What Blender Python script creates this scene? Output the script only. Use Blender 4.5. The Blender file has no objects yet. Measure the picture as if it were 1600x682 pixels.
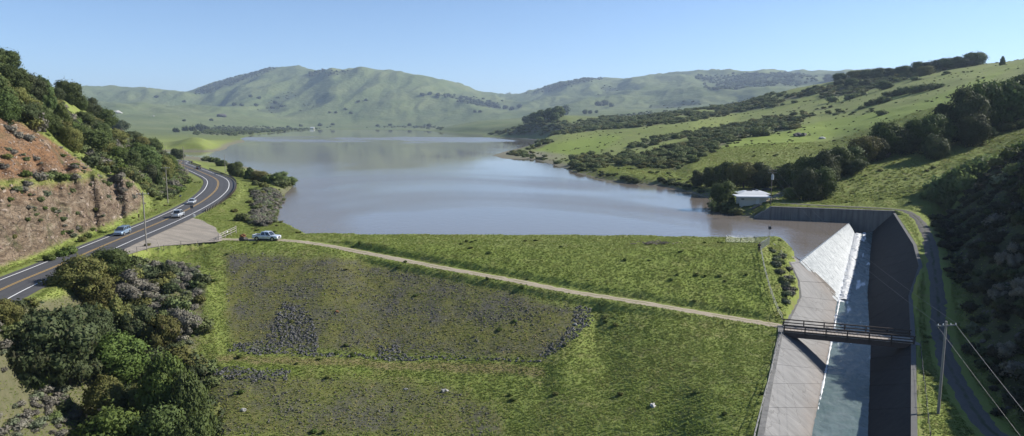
import bpy, bmesh, math, random
import numpy as np
from mathutils import Vector, Matrix
random.seed(7); rng = np.random.default_rng(11)
S = bpy.context.scene
C = S.collection
# ------------------------------------------------------------------ camera
FPX, CU, CV, HOR, CAMZ = 1081.0, 800.0, 341.0, 192.0, 28.0
PITCH = math.atan((CV - HOR) / FPX)
cam = bpy.data.objects.new('camera', bpy.data.cameras.new('camera'))
C.objects.link(cam); S.camera = cam
cam.location = (0, 0, CAMZ); cam.rotation_euler = (math.pi / 2 - PITCH, 0, 0)
cam.data.sensor_width = 36.0; cam.data.lens = FPX * 36.0 / 1600.0
cam.data.clip_start = 0.5; cam.data.clip_end = 60000
# ------------------------------------------------------------------ sky, sun, exposure
SUN_EL, SUN_AZ = math.radians(32.5), math.atan2(0.97, 0.22)      # azimuth from +Y towards +X
w = bpy.data.worlds.new('World'); S.world = w; w.use_nodes = True
nt = w.node_tree; nt.nodes.clear()
sky = nt.nodes.new('ShaderNodeTexSky'); sky.sky_type = 'NISHITA'; sky.sun_disc = False
sky.sun_elevation = SUN_EL; sky.sun_rotation = SUN_AZ
sky.altitude = 2500; sky.air_density = 1.0; sky.dust_density = 0.0; sky.ozone_density = 4.2
bg = nt.nodes.new('ShaderNodeBackground'); bg.inputs['Strength'].default_value = 0.083
out = nt.nodes.new('ShaderNodeOutputWorld')
nt.links.new(sky.outputs[0], bg.inputs[0]); nt.links.new(bg.outputs[0], out.inputs[0])
sl = bpy.data.lights.new('sun', 'SUN'); sl.energy = 4.6; sl.angle = math.radians(0.5); sl.color = (1.0, 0.95, 0.87)
sun = bpy.data.objects.new('sun', sl); C.objects.link(sun)
sd = Vector((math.sin(SUN_AZ) * math.cos(SUN_EL), math.cos(SUN_AZ) * math.cos(SUN_EL), math.sin(SUN_EL)))
sun.rotation_euler = sd.to_track_quat('Z', 'Y').to_euler(); sun.location = sd * 500
S.view_settings.view_transform = 'Standard'; S.view_settings.look = 'None'
S.view_settings.exposure = 0.95; S.view_settings.gamma = 1.0; S.view_settings.use_curve_mapping = False
S.cycles.max_bounces = 6; S.cycles.diffuse_bounces = 2; S.cycles.glossy_bounces = 3
S.cycles.transmission_bounces = 4; S.cycles.transparent_max_bounces = 8; S.cycles.volume_bounces = 0
S.cycles.use_denoising = True
# ------------------------------------------------------------------ measuring: a pixel of the photograph plus a height or a distance gives a point
SP, CP = math.sin(PITCH), math.cos(PITCH)
def ray(u, v):
    dx, dy = (u - CU) / FPX, -(v - CV) / FPX
    return dx, CP + dy * SP, -SP + dy * CP
def PZ(u, v, z):
    a, b, c = ray(u, v); t = (z - CAMZ) / c
    return (a * t, b * t, z)
def PY(u, v, Y):
    a, b, c = ray(u, v); t = Y / b
    return (a * t, Y, CAMZ + c * t)
def proj(x, y, z):
    d = y * CP - (z - CAMZ) * SP
    q = y * SP + (z - CAMZ) * CP
    return CU + FPX * x / d, CV - FPX * q / d
# ------------------------------------------------------------------ small helpers
def sstep(a, b, x):
    t = np.clip((x - a) / (b - a), 0, 1); return t * t * (3 - 2 * t)
_perm = rng.permutation(256).astype(np.int32); _perm = np.concatenate([_perm, _perm, _perm])
_ga = rng.uniform(0, 2 * np.pi, 256); _gx, _gy = np.cos(_ga).astype(np.float32), np.sin(_ga).astype(np.float32)
def perlin(x, y):
    x = np.asarray(x, np.float64); y = np.asarray(y, np.float64)
    xi = np.floor(x).astype(np.int64); yi = np.floor(y).astype(np.int64)
    fx = x - xi; fy = y - yi; xi &= 255; yi &= 255
    u = fx * fx * fx * (fx * (fx * 6 - 15) + 10); v = fy * fy * fy * (fy * (fy * 6 - 15) + 10)
    def g(ix, iy, dx, dy):
        h = _perm[_perm[ix] + iy]; return _gx[h] * dx + _gy[h] * dy
    a = g(xi, yi, fx, fy); b = g(xi + 1, yi, fx - 1, fy); c = g(xi, yi + 1, fx, fy - 1); d = g(xi + 1, yi + 1, fx - 1, fy - 1)
    return (a + (b - a) * u) * (1 - v) + (c + (d - c) * u) * v
def fbm(x, y, o=4, ridged=False):
    s = 0; am = 1.0; t = 0
    for k in range(o):
        n = perlin(x + 17.3 * k, y - 9.1 * k)
        if ridged: n = 0.5 - np.abs(n) * 2
        s = s + n * am; t += am; am *= 0.5; x = x * 2.03; y = y * 2.03
    return s / t
def seg_dist(px, py, poly, closed=False):
    """distance to a polyline, index of the nearest segment, position along it, signed side"""
    pts = np.asarray(poly, float); n = len(pts)
    best = np.full(px.shape, 1e18); bi = np.zeros(px.shape, np.int32); bt = np.zeros(px.shape); side = np.zeros(px.shape)
    for i in range(n if closed else n - 1):
        a = pts[i]; b = pts[(i + 1) % n]; ex, ey = b[0] - a[0], b[1] - a[1]; L = ex * ex + ey * ey + 1e-12
        t = np.clip(((px - a[0]) * ex + (py - a[1]) * ey) / L, 0, 1)
        dx = px - a[0] - t * ex; dy = py - a[1] - t * ey; d = dx * dx + dy * dy
        m = d < best
        best = np.where(m, d, best); bi = np.where(m, i, bi); bt = np.where(m, t, bt); side = np.where(m, np.sign(ex * dy - ey * dx), side)
    return np.sqrt(best), bi, bt, side
def in_poly(px, py, poly):
    pts = np.asarray(poly, float); n = len(pts); r = np.zeros(px.shape, bool)
    for i in range(n):
        x0, y0 = pts[i][:2]; x1, y1 = pts[(i + 1) % n][:2]
        if y0 == y1: continue
        c = ((y0 > py) != (y1 > py)) & (px < (x1 - x0) * (py - y0) / (y1 - y0) + x0)
        r ^= c
    return r
def catmull(pts, n=8):
    pts = [np.array(p, float) for p in pts]; o = []
    for i in range(len(pts) - 1):
        p0 = pts[max(i - 1, 0)]; p1 = pts[i]; p2 = pts[i + 1]; p3 = pts[min(i + 2, len(pts) - 1)]
        for k in range(n):
            t = k / n
            o.append(0.5 * (2 * p1 + (p2 - p0) * t + (2 * p0 - 5 * p1 + 4 * p2 - p3) * t * t + (3 * p1 - p0 - 3 * p2 + p3) * t ** 3))
    o.append(pts[-1]); return np.array(o)
def mesh_np(name, verts, faces, smooth=False):
    """quads or triangles given as an index array -> mesh"""
    verts = np.asarray(verts, np.float32); faces = np.asarray(faces, np.int32)
    me = bpy.data.meshes.new(name); k = faces.shape[1]
    me.vertices.add(len(verts)); me.vertices.foreach_set('co', verts.ravel())
    me.loops.add(faces.size); me.loops.foreach_set('vertex_index', faces.ravel())
    me.polygons.add(len(faces)); me.polygons.foreach_set('loop_start', np.arange(0, faces.size, k, dtype=np.int32))
    if smooth: me.polygons.foreach_set('use_smooth', np.ones(len(faces), bool))
    me.update(calc_edges=True); return me
def tag(o, label=None, cat=None, group=None, kind=None):
    for k, v in (('label', label), ('category', cat), ('group', group), ('kind', kind)):
        if v: o[k] = v
    return o
def link(name, me, mat=None, parent=None):
    o = bpy.data.objects.new(name, me); C.objects.link(o)
    if mat is not None and not me.materials: me.materials.append(mat)
    if parent is not None: o.parent = parent
    return o
def empty(name, loc=(0, 0, 0), rz=0):
    o = bpy.data.objects.new(name, None); C.objects.link(o); o.location = loc; o.rotation_euler = (0, 0, rz); o.empty_display_size = 0.3
    return o
KIDS = {}
def part(name, me, mat, parent):
    o = link(name, me, mat, parent); KIDS.setdefault(parent.name, []).append(o); return o
def copy_tree(o, parent=None):
    c = o.copy(); C.objects.link(c)
    if parent is not None: c.parent = parent; KIDS.setdefault(parent.name, []).append(c)
    for ch in KIDS.get(o.name, []): copy_tree(ch, c)
    return c
class MB:
    """collects simple shapes into one mesh"""
    def __init__(s): s.v = []; s.f = []
    def box(s, c, d, rz=0.0, tilt=None):
        i = len(s.v); hx, hy, hz = d[0] / 2, d[1] / 2, d[2] / 2; cr, sr = math.cos(rz), math.sin(rz)
        for z in (-hz, hz):
            for x, y in ((-hx, -hy), (hx, -hy), (hx, hy), (-hx, hy)):
                s.v.append((c[0] + x * cr - y * sr, c[1] + x * sr + y * cr, c[2] + z))
        s.f += [tuple(i + k for k in q) for q in ((0, 3, 2, 1), (4, 5, 6, 7), (0, 1, 5, 4), (1, 2, 6, 5), (2, 3, 7, 6), (3, 0, 4, 7))]
        return s
    def bar(s, a, b, r0, r1=None, n=6, square=False):
        a = Vector(a); b = Vector(b); r1 = r0 if r1 is None else r1
        d = (b - a).normalized(); up = Vector((0, 0, 1)) if abs(d.z) < 0.95 else Vector((1, 0, 0))
        X = d.cross(up).normalized(); Y = X.cross(d).normalized(); i = len(s.v)
        if square: n = 4
        off = math.pi / 4 if square else 0
        for p, r in ((a, r0), (b, r1)):
            for k in range(n):
                t = 2 * math.pi * k / n + off; s.v.append(tuple(p + X * (r * math.cos(t)) + Y * (r * math.sin(t))))
        for k in range(n): s.f.append((i + k, i + (k + 1) % n, i + n + (k + 1) % n, i + n + k))
        s.f.append(tuple(i + k for k in range(n))[::-1]); s.f.append(tuple(i + n + k for k in range(n)))
        return s
    def tube(s, pts, r, n=6):
        for a, b in zip(pts[:-1], pts[1:]): s.bar(a, b, r, r, n)
        return s
    def poly(s, pts):
        i = len(s.v); s.v += [tuple(p) for p in pts]; s.f.append(tuple(range(i, i + len(pts)))); return s
    def prism(s, pts, vec):
        """a closed outline pushed along vec"""
        i = len(s.v); n = len(pts); vec = Vector(vec)
        s.v += [tuple(p) for p in pts]; s.v += [tuple(Vector(p) + vec) for p in pts]
        s.f.append(tuple(range(i, i + n))); s.f.append(tuple(range(i + n, i + 2 * n))[::-1])
        for k in range(n): s.f.append((i + k, i + n + k, i + n + (k + 1) % n, i + (k + 1) % n))
        return s
    def mesh(s, name, smooth=False):
        me = bpy.data.meshes.new(name); me.from_pydata(s.v, [], s.f)
        bm = bmesh.new(); bm.from_mesh(me); bmesh.ops.recalc_face_normals(bm, faces=bm.faces); bm.to_mesh(me); bm.free()
        if smooth:
            for p in me.polygons: p.use_smooth = True
        return me
# ------------------------------------------------------------------ materials: node helpers
def mat_new(name):
    m = bpy.data.materials.new(name); m.use_nodes = True; t = m.node_tree
    return m, t, t.nodes['Principled BSDF']
class NT:
    def __init__(s, t): s.t = t; s.pos = None
    def n(s, typ, **kw):
        nd = s.t.nodes.new(typ)
        for k, v in kw.items(): setattr(nd, k, v)
        return nd
    def l(s, a, b): s.t.links.new(a, b)
    def P(s):
        if s.pos is None: s.pos = s.n('ShaderNodeNewGeometry').outputs['Position']
        return s.pos
    def put(s, sock, val):
        if hasattr(val, 'is_output'): s.l(val, sock)
        else: sock.default_value = val
    def noise(s, scale, detail=3, rough=0.55, vec=None, dist=0.0, out='Fac'):
        nd = s.n('ShaderNodeTexNoise'); nd.inputs['Scale'].default_value = scale; nd.inputs['Detail'].default_value = detail
        nd.inputs['Roughness'].default_value = rough; nd.inputs['Distortion'].default_value = dist
        s.l(vec if vec is not None else s.P(), nd.inputs['Vector']); return nd.outputs[out]
    def voro(s, scale, feature='F1', vec=None, out='Distance'):
        nd = s.n('ShaderNodeTexVoronoi'); nd.feature = feature; nd.inputs['Scale'].default_value = scale
        s.l(vec if vec is not None else s.P(), nd.inputs['Vector']); return nd.outputs[out]
    def scaled(s, vec3, src=None):
        nd = s.n('ShaderNodeMapping'); nd.inputs['Scale'].default_value = vec3
        s.l(src if src is not None else s.P(), nd.inputs['Vector']); return nd.outputs[0]
    def rot(s, z, vec3, src=None):
        nd = s.n('ShaderNodeMapping'); nd.vector_type = 'TEXTURE'; nd.inputs['Rotation'].default_value = (0, 0, z); nd.inputs['Scale'].default_value = tuple(1 / q for q in vec3)
        s.l(src if src is not None else s.P(), nd.inputs['Vector']); return nd.outputs[0]
    def n_warp(s, v):
        nd = s.n('ShaderNodeVectorMath'); nd.operation = 'MULTIPLY_ADD'; s.l(s.noise(0.6, 3, 0.6, vec=v, out='Color'), nd.inputs[0]); nd.inputs[1].default_value = (1.6, 1.6, 1.6); s.l(v, nd.inputs[2]); return nd.outputs[0]
    def ramp(s, fac, stops, interp='LINEAR'):
        nd = s.n('ShaderNodeValToRGB'); nd.color_ramp.interpolation = interp; e = nd.color_ramp.elements
        while len(e) < len(stops): e.new(0.5)
        for k, (p, c) in enumerate(stops):
            e[k].position = p; e[k].color = (c, c, c, 1) if isinstance(c, (int, float)) else (*c, 1)
        s.put(nd.inputs['Fac'], fac); return nd.outputs['Color']
    def mix(s, fac, a, b, mode='MIX'):
        nd = s.n('ShaderNodeMix'); nd.data_type = 'RGBA'; nd.blend_type = mode; nd.clamp_factor = True
        s.put(nd.inputs[0], fac)
        for k, q in ((6, a), (7, b)): s.put(nd.inputs[k], (*q, 1) if isinstance(q, tuple) and len(q) == 3 else q)
        return nd.outputs[2]
    def m(s, op, a, b=0.0, c=0.0):
        nd = s.n('ShaderNodeMath'); nd.operation = op
        s.put(nd.inputs[0], a); s.put(nd.inputs[1], b); s.put(nd.inputs[2], c); return nd.outputs[0]
    def attr(s, name, inst=False):
        nd = s.n('ShaderNodeAttribute'); nd.attribute_name = name
        if inst: nd.attribute_type = 'INSTANCER'
        return nd.outputs['Fac']
    def bump(s, h, strength, distance=1.0, normal=None):
        nd = s.n('ShaderNodeBump'); nd.inputs['Strength'].default_value = strength; nd.inputs['Distance'].default_value = distance
        s.put(nd.inputs['Height'], h)
        if normal is not None: s.l(normal, nd.inputs['Normal'])
        return nd.outputs[0]
def simple(name, col, rough=0.6, metal=0.0, var=0.12, scale=3.0, spec=0.5, bump=0.0):
    """one colour with a little grain and wear"""
    m, t, b = mat_new(name); N = NT(t)
    tc = N.n('ShaderNodeTexCoord').outputs['Object']
    f = N.noise(scale, 4, 0.6, vec=tc)
    N.l(N.mix(f, tuple(c * (1 - var) for c in col), tuple(min(1, c * (1 + var)) for c in col)), b.inputs['Base Color'])
    b.inputs['Roughness'].default_value = rough; b.inputs['Metallic'].default_value = metal; b.inputs['Specular IOR Level'].default_value = spec
    if bump: N.l(N.bump(f, bump, 0.05), b.inputs['Normal'])
    return m
# ------------------------------------------------------------------ lie of the land: measured points
K = []                                             # (s = x / y, ln y, (z - camera) / y)
def kp(x, y, z): K.append((x / y, math.log(y), (z - CAMZ) / y))
def chain(pts, f, step=24.0):
    for i, p in enumerate(pts):
        kp(*f(*p))
        if i + 1 < len(pts):
            q = pts[i + 1]; n = int(max(abs(q[0] - p[0]), abs(q[1] - p[1])) / step)
            for k in range(1, n): kp(*f(*[a + (b - a) * k / n for a, b in zip(p, q)]))
ZL = lambda *p: chain(p, PZ)
YL = lambda *p: chain(p, PY)
# road centre line (world)
ROADZ = 3.6
road_px = [(0, 453.5, 3.6), (93, 414, 3.6), (169, 381, 3.6), (257, 344.5, 3.7), (302.5, 322.7, 3.8), (327, 307, 3.9), (339.5, 293, 4.0), (338, 280.5, 4.1), (316.6, 270, 4.2), (299, 263, 4.3), (281, 256, 4.4), (268, 250.5, 4.5)]
road_w = [(-57.5, 0, 3.6), (-63, 45, 3.6), (-69, 75, 3.6)] + [PZ(*p) for p in road_px] + [(-300, 475, 5.0), (-400, 500, 6)]
ROAD = catmull(road_w, 8)
for p in ROAD[::3]:
    if p[1] > 40: kp(*p)
# left hill
ZL((-90, 465, 4), (0, 417, 4), (60, 397, 4), (100, 378, 4), (150, 358, 4), (190, 342, 4), (215, 330, 4.2), (235, 318, 4.4))
YL((-90, 312, 114), (0, 290, 125), (50, 285, 136), (100, 283, 148), (150, 275, 164), (195, 276, 184), (213, 290, 196), (228, 304, 206), (242, 314, 216))
YL((-60, 262, 128), (0, 264, 139), (60, 270, 151), (100, 268, 163), (140, 264, 180))
YL((-90, 120, 145), (0, 178, 158), (40, 196, 164), (75, 214, 170), (105, 233, 178), (130, 250, 186))
YL((-120, 60, 200), (-60, 88, 210), (0, 118, 222), (40, 140, 232), (65, 150, 250), (100, 156, 280), (130, 168, 310), (160, 190, 340), (200, 217, 380), (240, 234, 430), (262, 243.5, 470))
YL((60, 180, 215), (100, 190, 230), (150, 222, 255), (200, 248, 275), (235, 268, 280), (270, 272, 310))
YL((170, 258, 215), (215, 282, 215), (245, 305, 212), (262, 318, 210), (285, 300, 245), (300, 284, 290))
for u, v, Y in ((-300, 60, 260), (-300, 150, 500), (-60, 150, 420), (0, 158, 420), (60, 178, 440), (120, 195, 500), (180, 210, 600), (-60, 178, 900), (60, 190, 900), (160, 200, 900)): kp(*PY(u, v, Y))
# point between road and lake
ZL((372, 300, 3.0), (352, 325, 3.2), (335, 345, 3.4)); ZL((400, 285, 2.0), (405, 320, 2.0), (390, 350, 2.6)); ZL((350, 262, 3.0), (385, 272, 2.2))
ZL((285, 246.5, 0.6), (320, 249, 0.7), (348, 253, 0.9)); ZL((275, 249, 2.5), (300, 254, 3.0))
# island
YL((262, 231, 712), (285, 221, 745), (302, 214.5, 775), (325, 219, 760), (345, 228, 735)); YL((270, 222, 900), (330, 219, 880))
# below the road, left of the dam
YL((-90, 500, 88), (0, 482, 97), (60, 462, 104), (100, 450, 109), (140, 432, 115), (180, 412, 122))
YL((-90, 620, 72), (0, 560, 87), (100, 545, 95), (200, 500, 108), (270, 450, 119)); YL((0, 640, 78), (100, 640, 86), (200, 600, 96)); YL((-90, 760, 60), (0, 730, 68), (100, 740, 75), (200, 720, 83))
YL((330, 400, 134), (322, 450, 122), (312, 520, 110.5), (312, 570, 103), (322, 640, 93), (325, 720, 84.5)); YL((0, 1000, 46), (200, 900, 62), (-300, 800, 52))
# dam
YD = lambda *p: chain(p, PY, 12.0)
CREST_U = [(345, 371), (440, 371), (600, 373.5), (800, 376.5), (1000, 379.5), (1135, 377), (1196, 380)]
CREST_D = [(350, 383), (440, 383), (600, 384), (800, 386), (1000, 388), (1120, 390), (1190, 393)]
chain([(u, v, 3.3) for u, v in CREST_U], PZ, 9.0); chain([(u, v, 3.2) for u, v in CREST_D], PZ, 9.0)
track_px = [(340, 373.5, 3.45), (380, 374.5, 3.35), (440, 375.5, 3.3), (480, 379, 3.0), (520, 385.5, 2.55), (600, 401, 1.75), (700, 420, 0.65), (800, 438, -0.35), (900, 457, -1.4), (1000, 472.5, -2.4), (1100, 490, -3.45), (1180, 503, -4.25), (1222, 510, -4.6)]
TRACK = catmull([PZ(*p) for p in track_px], 8)
for p in TRACK[::2]: kp(*p)
YD((352, 549, 107), (480, 556, 105.5), (600, 561, 104.5), (720, 566, 102.8), (840, 566, 101)); YD((345, 568, 102.8), (480, 573, 101.8), (600, 578, 101.2), (720, 586, 99.6), (850, 592, 97.2)); YD((890, 545, 103.5), (900, 580, 98))
YD((930, 520, 109), (1000, 530, 105), (1100, 545, 99.5), (1130, 550, 98.6)); YD((950, 590, 96), (1000, 600, 92)); chain([(1100, 630, -6.3), (1140, 635, -5.7), (1185, 640, -5.3)], PZ, 12.0); chain([(1100, 700, -6.8), (1140, 705, -6.1), (1180, 710, -5.6)], PZ, 12.0); chain([(1150, 560, -5.3), (1200, 570, -5.05)], PZ, 12.0)
YD((350, 700, 85), (480, 700, 85), (600, 700, 85), (800, 700, 82.5), (1000, 700, 76.0)); YD((330, 900, 65), (600, 900, 65), (800, 900, 61), (1000, 900, 56)); kp(*PZ(1140, 900, -6.0))
# spillway banks: concrete outlines (pixel, pixel, height)
LT = [(1160, 900, -5.6), (1193, 682, -5.2), (1207, 600, -5.0), (1223, 521, -4.75), (1238, 493, -4.3), (1252, 464, -3.4), (1249, 440, -1.9), (1236, 413, 0.6), (1221, 393, 2.1), (1209, 381, 2.6)]
LW = [(1222, 900, -9.8), (1268, 682, -9.5), (1285, 600, -9.2), (1297, 540, -9.0), (1304, 505, -8.8), (1311, 471, -8.4), (1286, 442, -4.4), (1253, 408, 0.05), (1234, 397, 0.05), (1217, 387.5, 0.05)]
RW = [(1338, 900, -9.8), (1352, 682, -9.5), (1355, 600, -9.2), (1357, 540, -9.0), (1358, 500, -8.7), (1359, 440, -7.3), (1361, 395, -5.0), (1363, 362, -2.4)]
RT = [(1424, 900, -5.7), (1424, 682, -5.2), (1424, 600, -4.9), (1424, 536, -4.6), (1420, 463, -2.3), (1436, 416, 0.9), (1427, 383, 2.2), (1396, 334, 3.2)]
LTw, LWw, RWw, RTw = [[PZ(*p) for p in q] for q in (LT, LW, RW, RT)]
for q in (LTw, RTw): chain([(p[0], p[1], p[2]) for p in q], lambda *p: p, 6.0)
ZL((1186, 393, 3.2), (1195, 430, 0.6), (1215, 485, -3.4)); ZL((1206, 395, 2.3), (1225, 430, 0.2), (1236, 460, -2.2))
# service road right of the spillway
srv_px = [(1212, 317, 3.7), (1300, 322, 3.7), (1385, 326, 3.6), (1420, 332, 3.4), (1440, 350, 2.8), (1452, 378, 2.3), (1461, 427, 0.5), (1466, 480, -2.2), (1468, 516, -3.9), (1480, 563, -4.7), (1508, 619, -5.1), (1546, 672, -5.4), (1640, 760, -5.6), (1760, 900, -5.8)]
SRV = catmull([PZ(*p) for p in srv_px], 8)
for p in SRV[::2]: kp(*p)
ZL((1440, 540, -4.5), (1448, 600, -4.9), (1455, 650, -5.1)); ZL((1448, 420, 0.8), (1440, 475, -2.6))
# dark slope on the right
YL((1478, 338, 196), (1487, 380, 158), (1493, 427, 127), (1500, 470, 112), (1512, 520, 101), (1535, 575, 88), (1575, 640, 76), (1640, 720, 66), (1780, 860, 53))
YL((1510, 310, 192), (1530, 345, 157), (1540, 388, 126), (1548, 432, 112), (1560, 480, 101), (1590, 538, 88.5), (1635, 600, 76), (1700, 640, 67), (1850, 760, 54))
YL((1545, 275, 190), (1580, 305, 156), (1600, 345, 125), (1610, 390, 111), (1625, 430, 100), (1655, 480, 88), (1700, 535, 76), (1800, 560, 67), (2000, 620, 55))
YL((1600, 245, 190), (1660, 225, 156), (1700, 246, 124), (1730, 268, 110), (1770, 338, 99), (1850, 350, 87), (1950, 372, 76), (2100, 370, 66))
YL((1800, 130, 190), (1900, 90, 156), (2000, 90, 124), (2100, 190, 100), (2300, 260, 85), (2500, 330, 72))
# spur behind the service road
ZL((1255, 314, 3.9), (1330, 318, 4.0), (1400, 321, 4.0), (1440, 326, 3.8)); YL((1330, 295, 222), (1400, 290, 218), (1460, 290, 212), (1500, 280, 207))
YL((1285, 285, 238), (1310, 268, 244), (1340, 253, 250), (1400, 234, 257), (1450, 224, 262), (1520, 214, 262), (1600, 197, 258), (1750, 160, 250)); YL((1400, 262, 236), (1470, 255, 234), (1540, 245, 228), (1600, 232, 216))
# meadow and ravine
ZL((1130, 288, 2.6), (1180, 294, 3.0), (1240, 298, 3.6)); ZL((1100, 292, 1.5), (1150, 305, 2.6), (1195, 310, 3.2), (1145, 322, 1.6))
ZL((1060, 277, 3.0), (1110, 282, 3.2), (1180, 284, 3.8), (1250, 284, 5)); YL((1300, 266, 292), (1350, 248, 305), (1400, 228, 318), (1500, 188, 335), (1600, 155, 345), (1750, 110, 345))
# right hillside
YL((1080, 262, 335), (1200, 240, 372), (1300, 222, 420), (1400, 184, 430), (1500, 152, 430), (1600, 128, 430)); YL((1050, 245, 410), (1130, 225, 450), (1200, 213, 480), (1300, 185, 540), (1400, 150, 580), (1500, 125, 560), (1600, 108, 530), (1750, 70, 480))
YL((1150, 170, 1000), (1200, 150, 980), (1240, 140, 950), (1300, 129, 900), (1380, 121, 850), (1440, 110, 800), (1500, 103, 760), (1560, 99, 700), (1600, 94, 650), (1750, 60, 560)); YL((1150, 190, 740), (1250, 165, 760), (1350, 140, 760))
YL((1150, 178, 1500), (1250, 155, 1450), (1400, 135, 1300), (1500, 125, 1200), (1600, 115, 1100))
YL((960, 262, 400), (1000, 252, 410), (950, 235, 540), (1000, 215, 640), (1080, 195, 690)); YL((1000, 195, 800), (1080, 180, 900), (1060, 175, 1100), (1120, 168, 1100))
YL((800, 238, 660), (850, 237, 650), (900, 243, 560)); YL((830, 226, 740), (880, 212, 790), (930, 202, 860), (980, 194, 950)); YL((870, 228, 680), (930, 220, 690))
YL((760, 209.5, 1500), (800, 203, 1450), (850, 187, 1400), (880, 180, 1350), (920, 184, 1300), (980, 186, 1250), (1050, 180, 1250), (1110, 172, 1250)); YL((860, 200, 1200), (920, 196, 1150), (900, 205, 1020))
YL((780, 195, 2000), (860, 188, 1900), (950, 190, 1800), (1050, 188, 1700)); YL((680, 203, 2700), (710, 196, 2600), (745, 190, 2500), (780, 189, 2450), (820, 188, 2400))
# plain beyond the lake and the far hills
YL((230, 216, 1150), (270, 212, 1350), (320, 208, 1700), (370, 204.5, 2300)); YL((150, 205, 1500), (250, 203, 2000), (330, 199, 2700), (400, 199, 3000), (480, 198.5, 3500), (560, 198.5, 3500), (650, 199, 3300), (700, 203, 2800))
YL((150, 180, 2900), (250, 184, 2900), (350, 186, 3300), (450, 190, 3700), (550, 188, 3900), (650, 185, 3900), (720, 182, 3800), (800, 180, 3600)); YL((100, 163, 3700), (180, 160, 3700), (250, 163, 3800), (330, 168, 4000), (420, 172, 4200), (500, 165, 4300), (600, 158, 4300), (700, 162, 4200), (760, 166, 4200))
YL((130, 167, 4400), (250, 172, 4500), (330, 166, 4700))
YL((-300, 125, 5000), (0, 133, 5000), (130, 138, 5000), (200, 141, 5000), (290, 145, 5200)); YL((290, 145, 6000), (320, 133, 6000), (370, 119, 6000), (410, 108, 6000), (440, 104, 6000), (470, 104, 6000), (495, 110, 5800))
YL((380, 140, 5200), (430, 128, 5300), (500, 128, 5000), (560, 122, 5000)); YL((505, 115, 5200), (520, 112, 5100), (560, 109, 5100), (600, 113, 5100), (640, 117, 5100), (690, 127, 5100), (740, 139, 5100), (775, 149, 5200))
YL((570, 140, 4600), (650, 137, 4700), (720, 152, 4600), (770, 163, 4600)); YL((782, 149, 7000), (795, 143, 9000), (806, 149, 7000)); kp(*PY(790, 162, 5400))
YL((812, 147, 6000), (840, 138, 6000), (880, 127, 6000), (920, 121, 6000), (945, 122, 6000)); YL((960, 124, 5500), (1000, 119, 5500), (1050, 113, 5500), (1100, 109, 5400), (1150, 109, 5400), (1200, 110, 5400), (1320, 111, 5400), (1385, 107, 5400), (1450, 112, 5400), (1600, 116, 5400), (1900, 120, 5400))
YL((830, 160, 4700), (900, 146, 4800), (960, 140, 4600), (1010, 140, 4400)); YL((1000, 155, 3900), (1050, 140, 4000), (1090, 132, 4100), (1125, 142, 3700), (1150, 157, 3200)); YL((850, 174, 3600), (950, 168, 3500), (1020, 166, 3200), (1080, 162, 3000)); YL((900, 183, 2700), (1000, 178, 2500), (1080, 172, 2400), (1200, 165, 2400), (1400, 150, 2300))
YL((-300, 165, 8500), (300, 160, 8500), (600, 160, 8500), (1000, 160, 8500), (1600, 160, 8500)); YL((-300, 180, 14000), (300, 180, 14000), (800, 172, 14000), (1200, 180, 14000), (1900, 180, 14000))
K = np.array(K)
KS = 4.0
kx = K[:, 0] * KS; ky = K[:, 1]
A = np.sqrt((kx[:, None] - kx) ** 2 + (ky[:, None] - ky) ** 2 + 1e-4); n = len(kx)
A[np.arange(n), np.arange(n)] -= 0.003
Pm = np.stack([np.ones(n), kx, ky], 1)
sol = np.linalg.solve(np.block([[A, Pm], [Pm.T, np.zeros((3, 3))]]), np.concatenate([K[:, 2], np.zeros(3)]))
wk = sol[:n].astype(np.float32); wa = sol[n:]
def land0(x, y):
    q = (x / y * KS).astype(np.float32); l = np.log(y).astype(np.float32); o = np.empty(q.shape, np.float32)
    a, b = kx.astype(np.float32), ky.astype(np.float32); qf, lf, of = q.ravel(), l.ravel(), o.ravel()
    for i in range(0, qf.size, 8192):
        d = qf[i:i + 8192, None] - a; d *= d; e = lf[i:i + 8192, None] - b; e *= e; d += e; d += 1e-4; np.sqrt(d, out=d)
        of[i:i + 8192] = d @ wk
    g = of.reshape(q.shape) + wa[0] + wa[1] * q + wa[2] * l
    return CAMZ + g * y
# ------------------------------------------------------------------ lake outline (pixels at water level; flag 1 = natural shore)
lake_px = [(436, 366), (424, 352), (434, 328), (446, 303), (461, 288), (440, 277), (415, 270.5), (392, 263), (365, 257), (340, 250), (310, 246), (275, 243), (258, 240), (256, 236.8), (280, 236.5), (320, 237), (343, 236), (353, 233), (358, 228), (370, 224.5), (384, 222), (376, 217), (390, 212.5), (430, 207.5), (487, 202.6), (560, 202.4), (640, 203.6), (700, 207), (757, 210), (752, 213.5), (790, 215), (828, 217), (850, 219), (845, 222), (815, 231), (790, 237), (770, 243), (785, 248), (826, 249), (850, 253), (879, 263), (905, 272), (947, 283), (986, 288), (1032, 290.5), (1053, 295), (1080, 302), (1107, 310), (1112, 326), (1140, 335.5), (1165, 338.5), (1192, 340.5)]
lake_w = [PZ(u, v, 0)[:2] for u, v in lake_px]
CR_N, CR_F = PZ(1253, 408, 0.0), PZ(1327, 348.5, 0.0)          # ends of the weir crest
HW_A, HW_B = PZ(1188, 322, 3.5), PZ(1398, 330.5, 3.5)          # ends of the headwall top
lake_hard = [(CR_F[0] + 0.2, CR_F[1] + 0.3), (CR_N[0], CR_N[1])] + [PZ(u, v, 0)[:2] for u, v in ((1234, 397), (1217, 387.5))] + [(53, 148.5), (-46, 152.5)]
LAKE = np.array(lake_w + lake_hard)
NSHORE = len(lake_w)
CONC = [p[:2] for p in LTw] + [p[:2] for p in (PZ(1209, 381, 2.6), CR_N, CR_F, RTw[-1])] + [p[:2] for p in RTw[::-1]]
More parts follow.
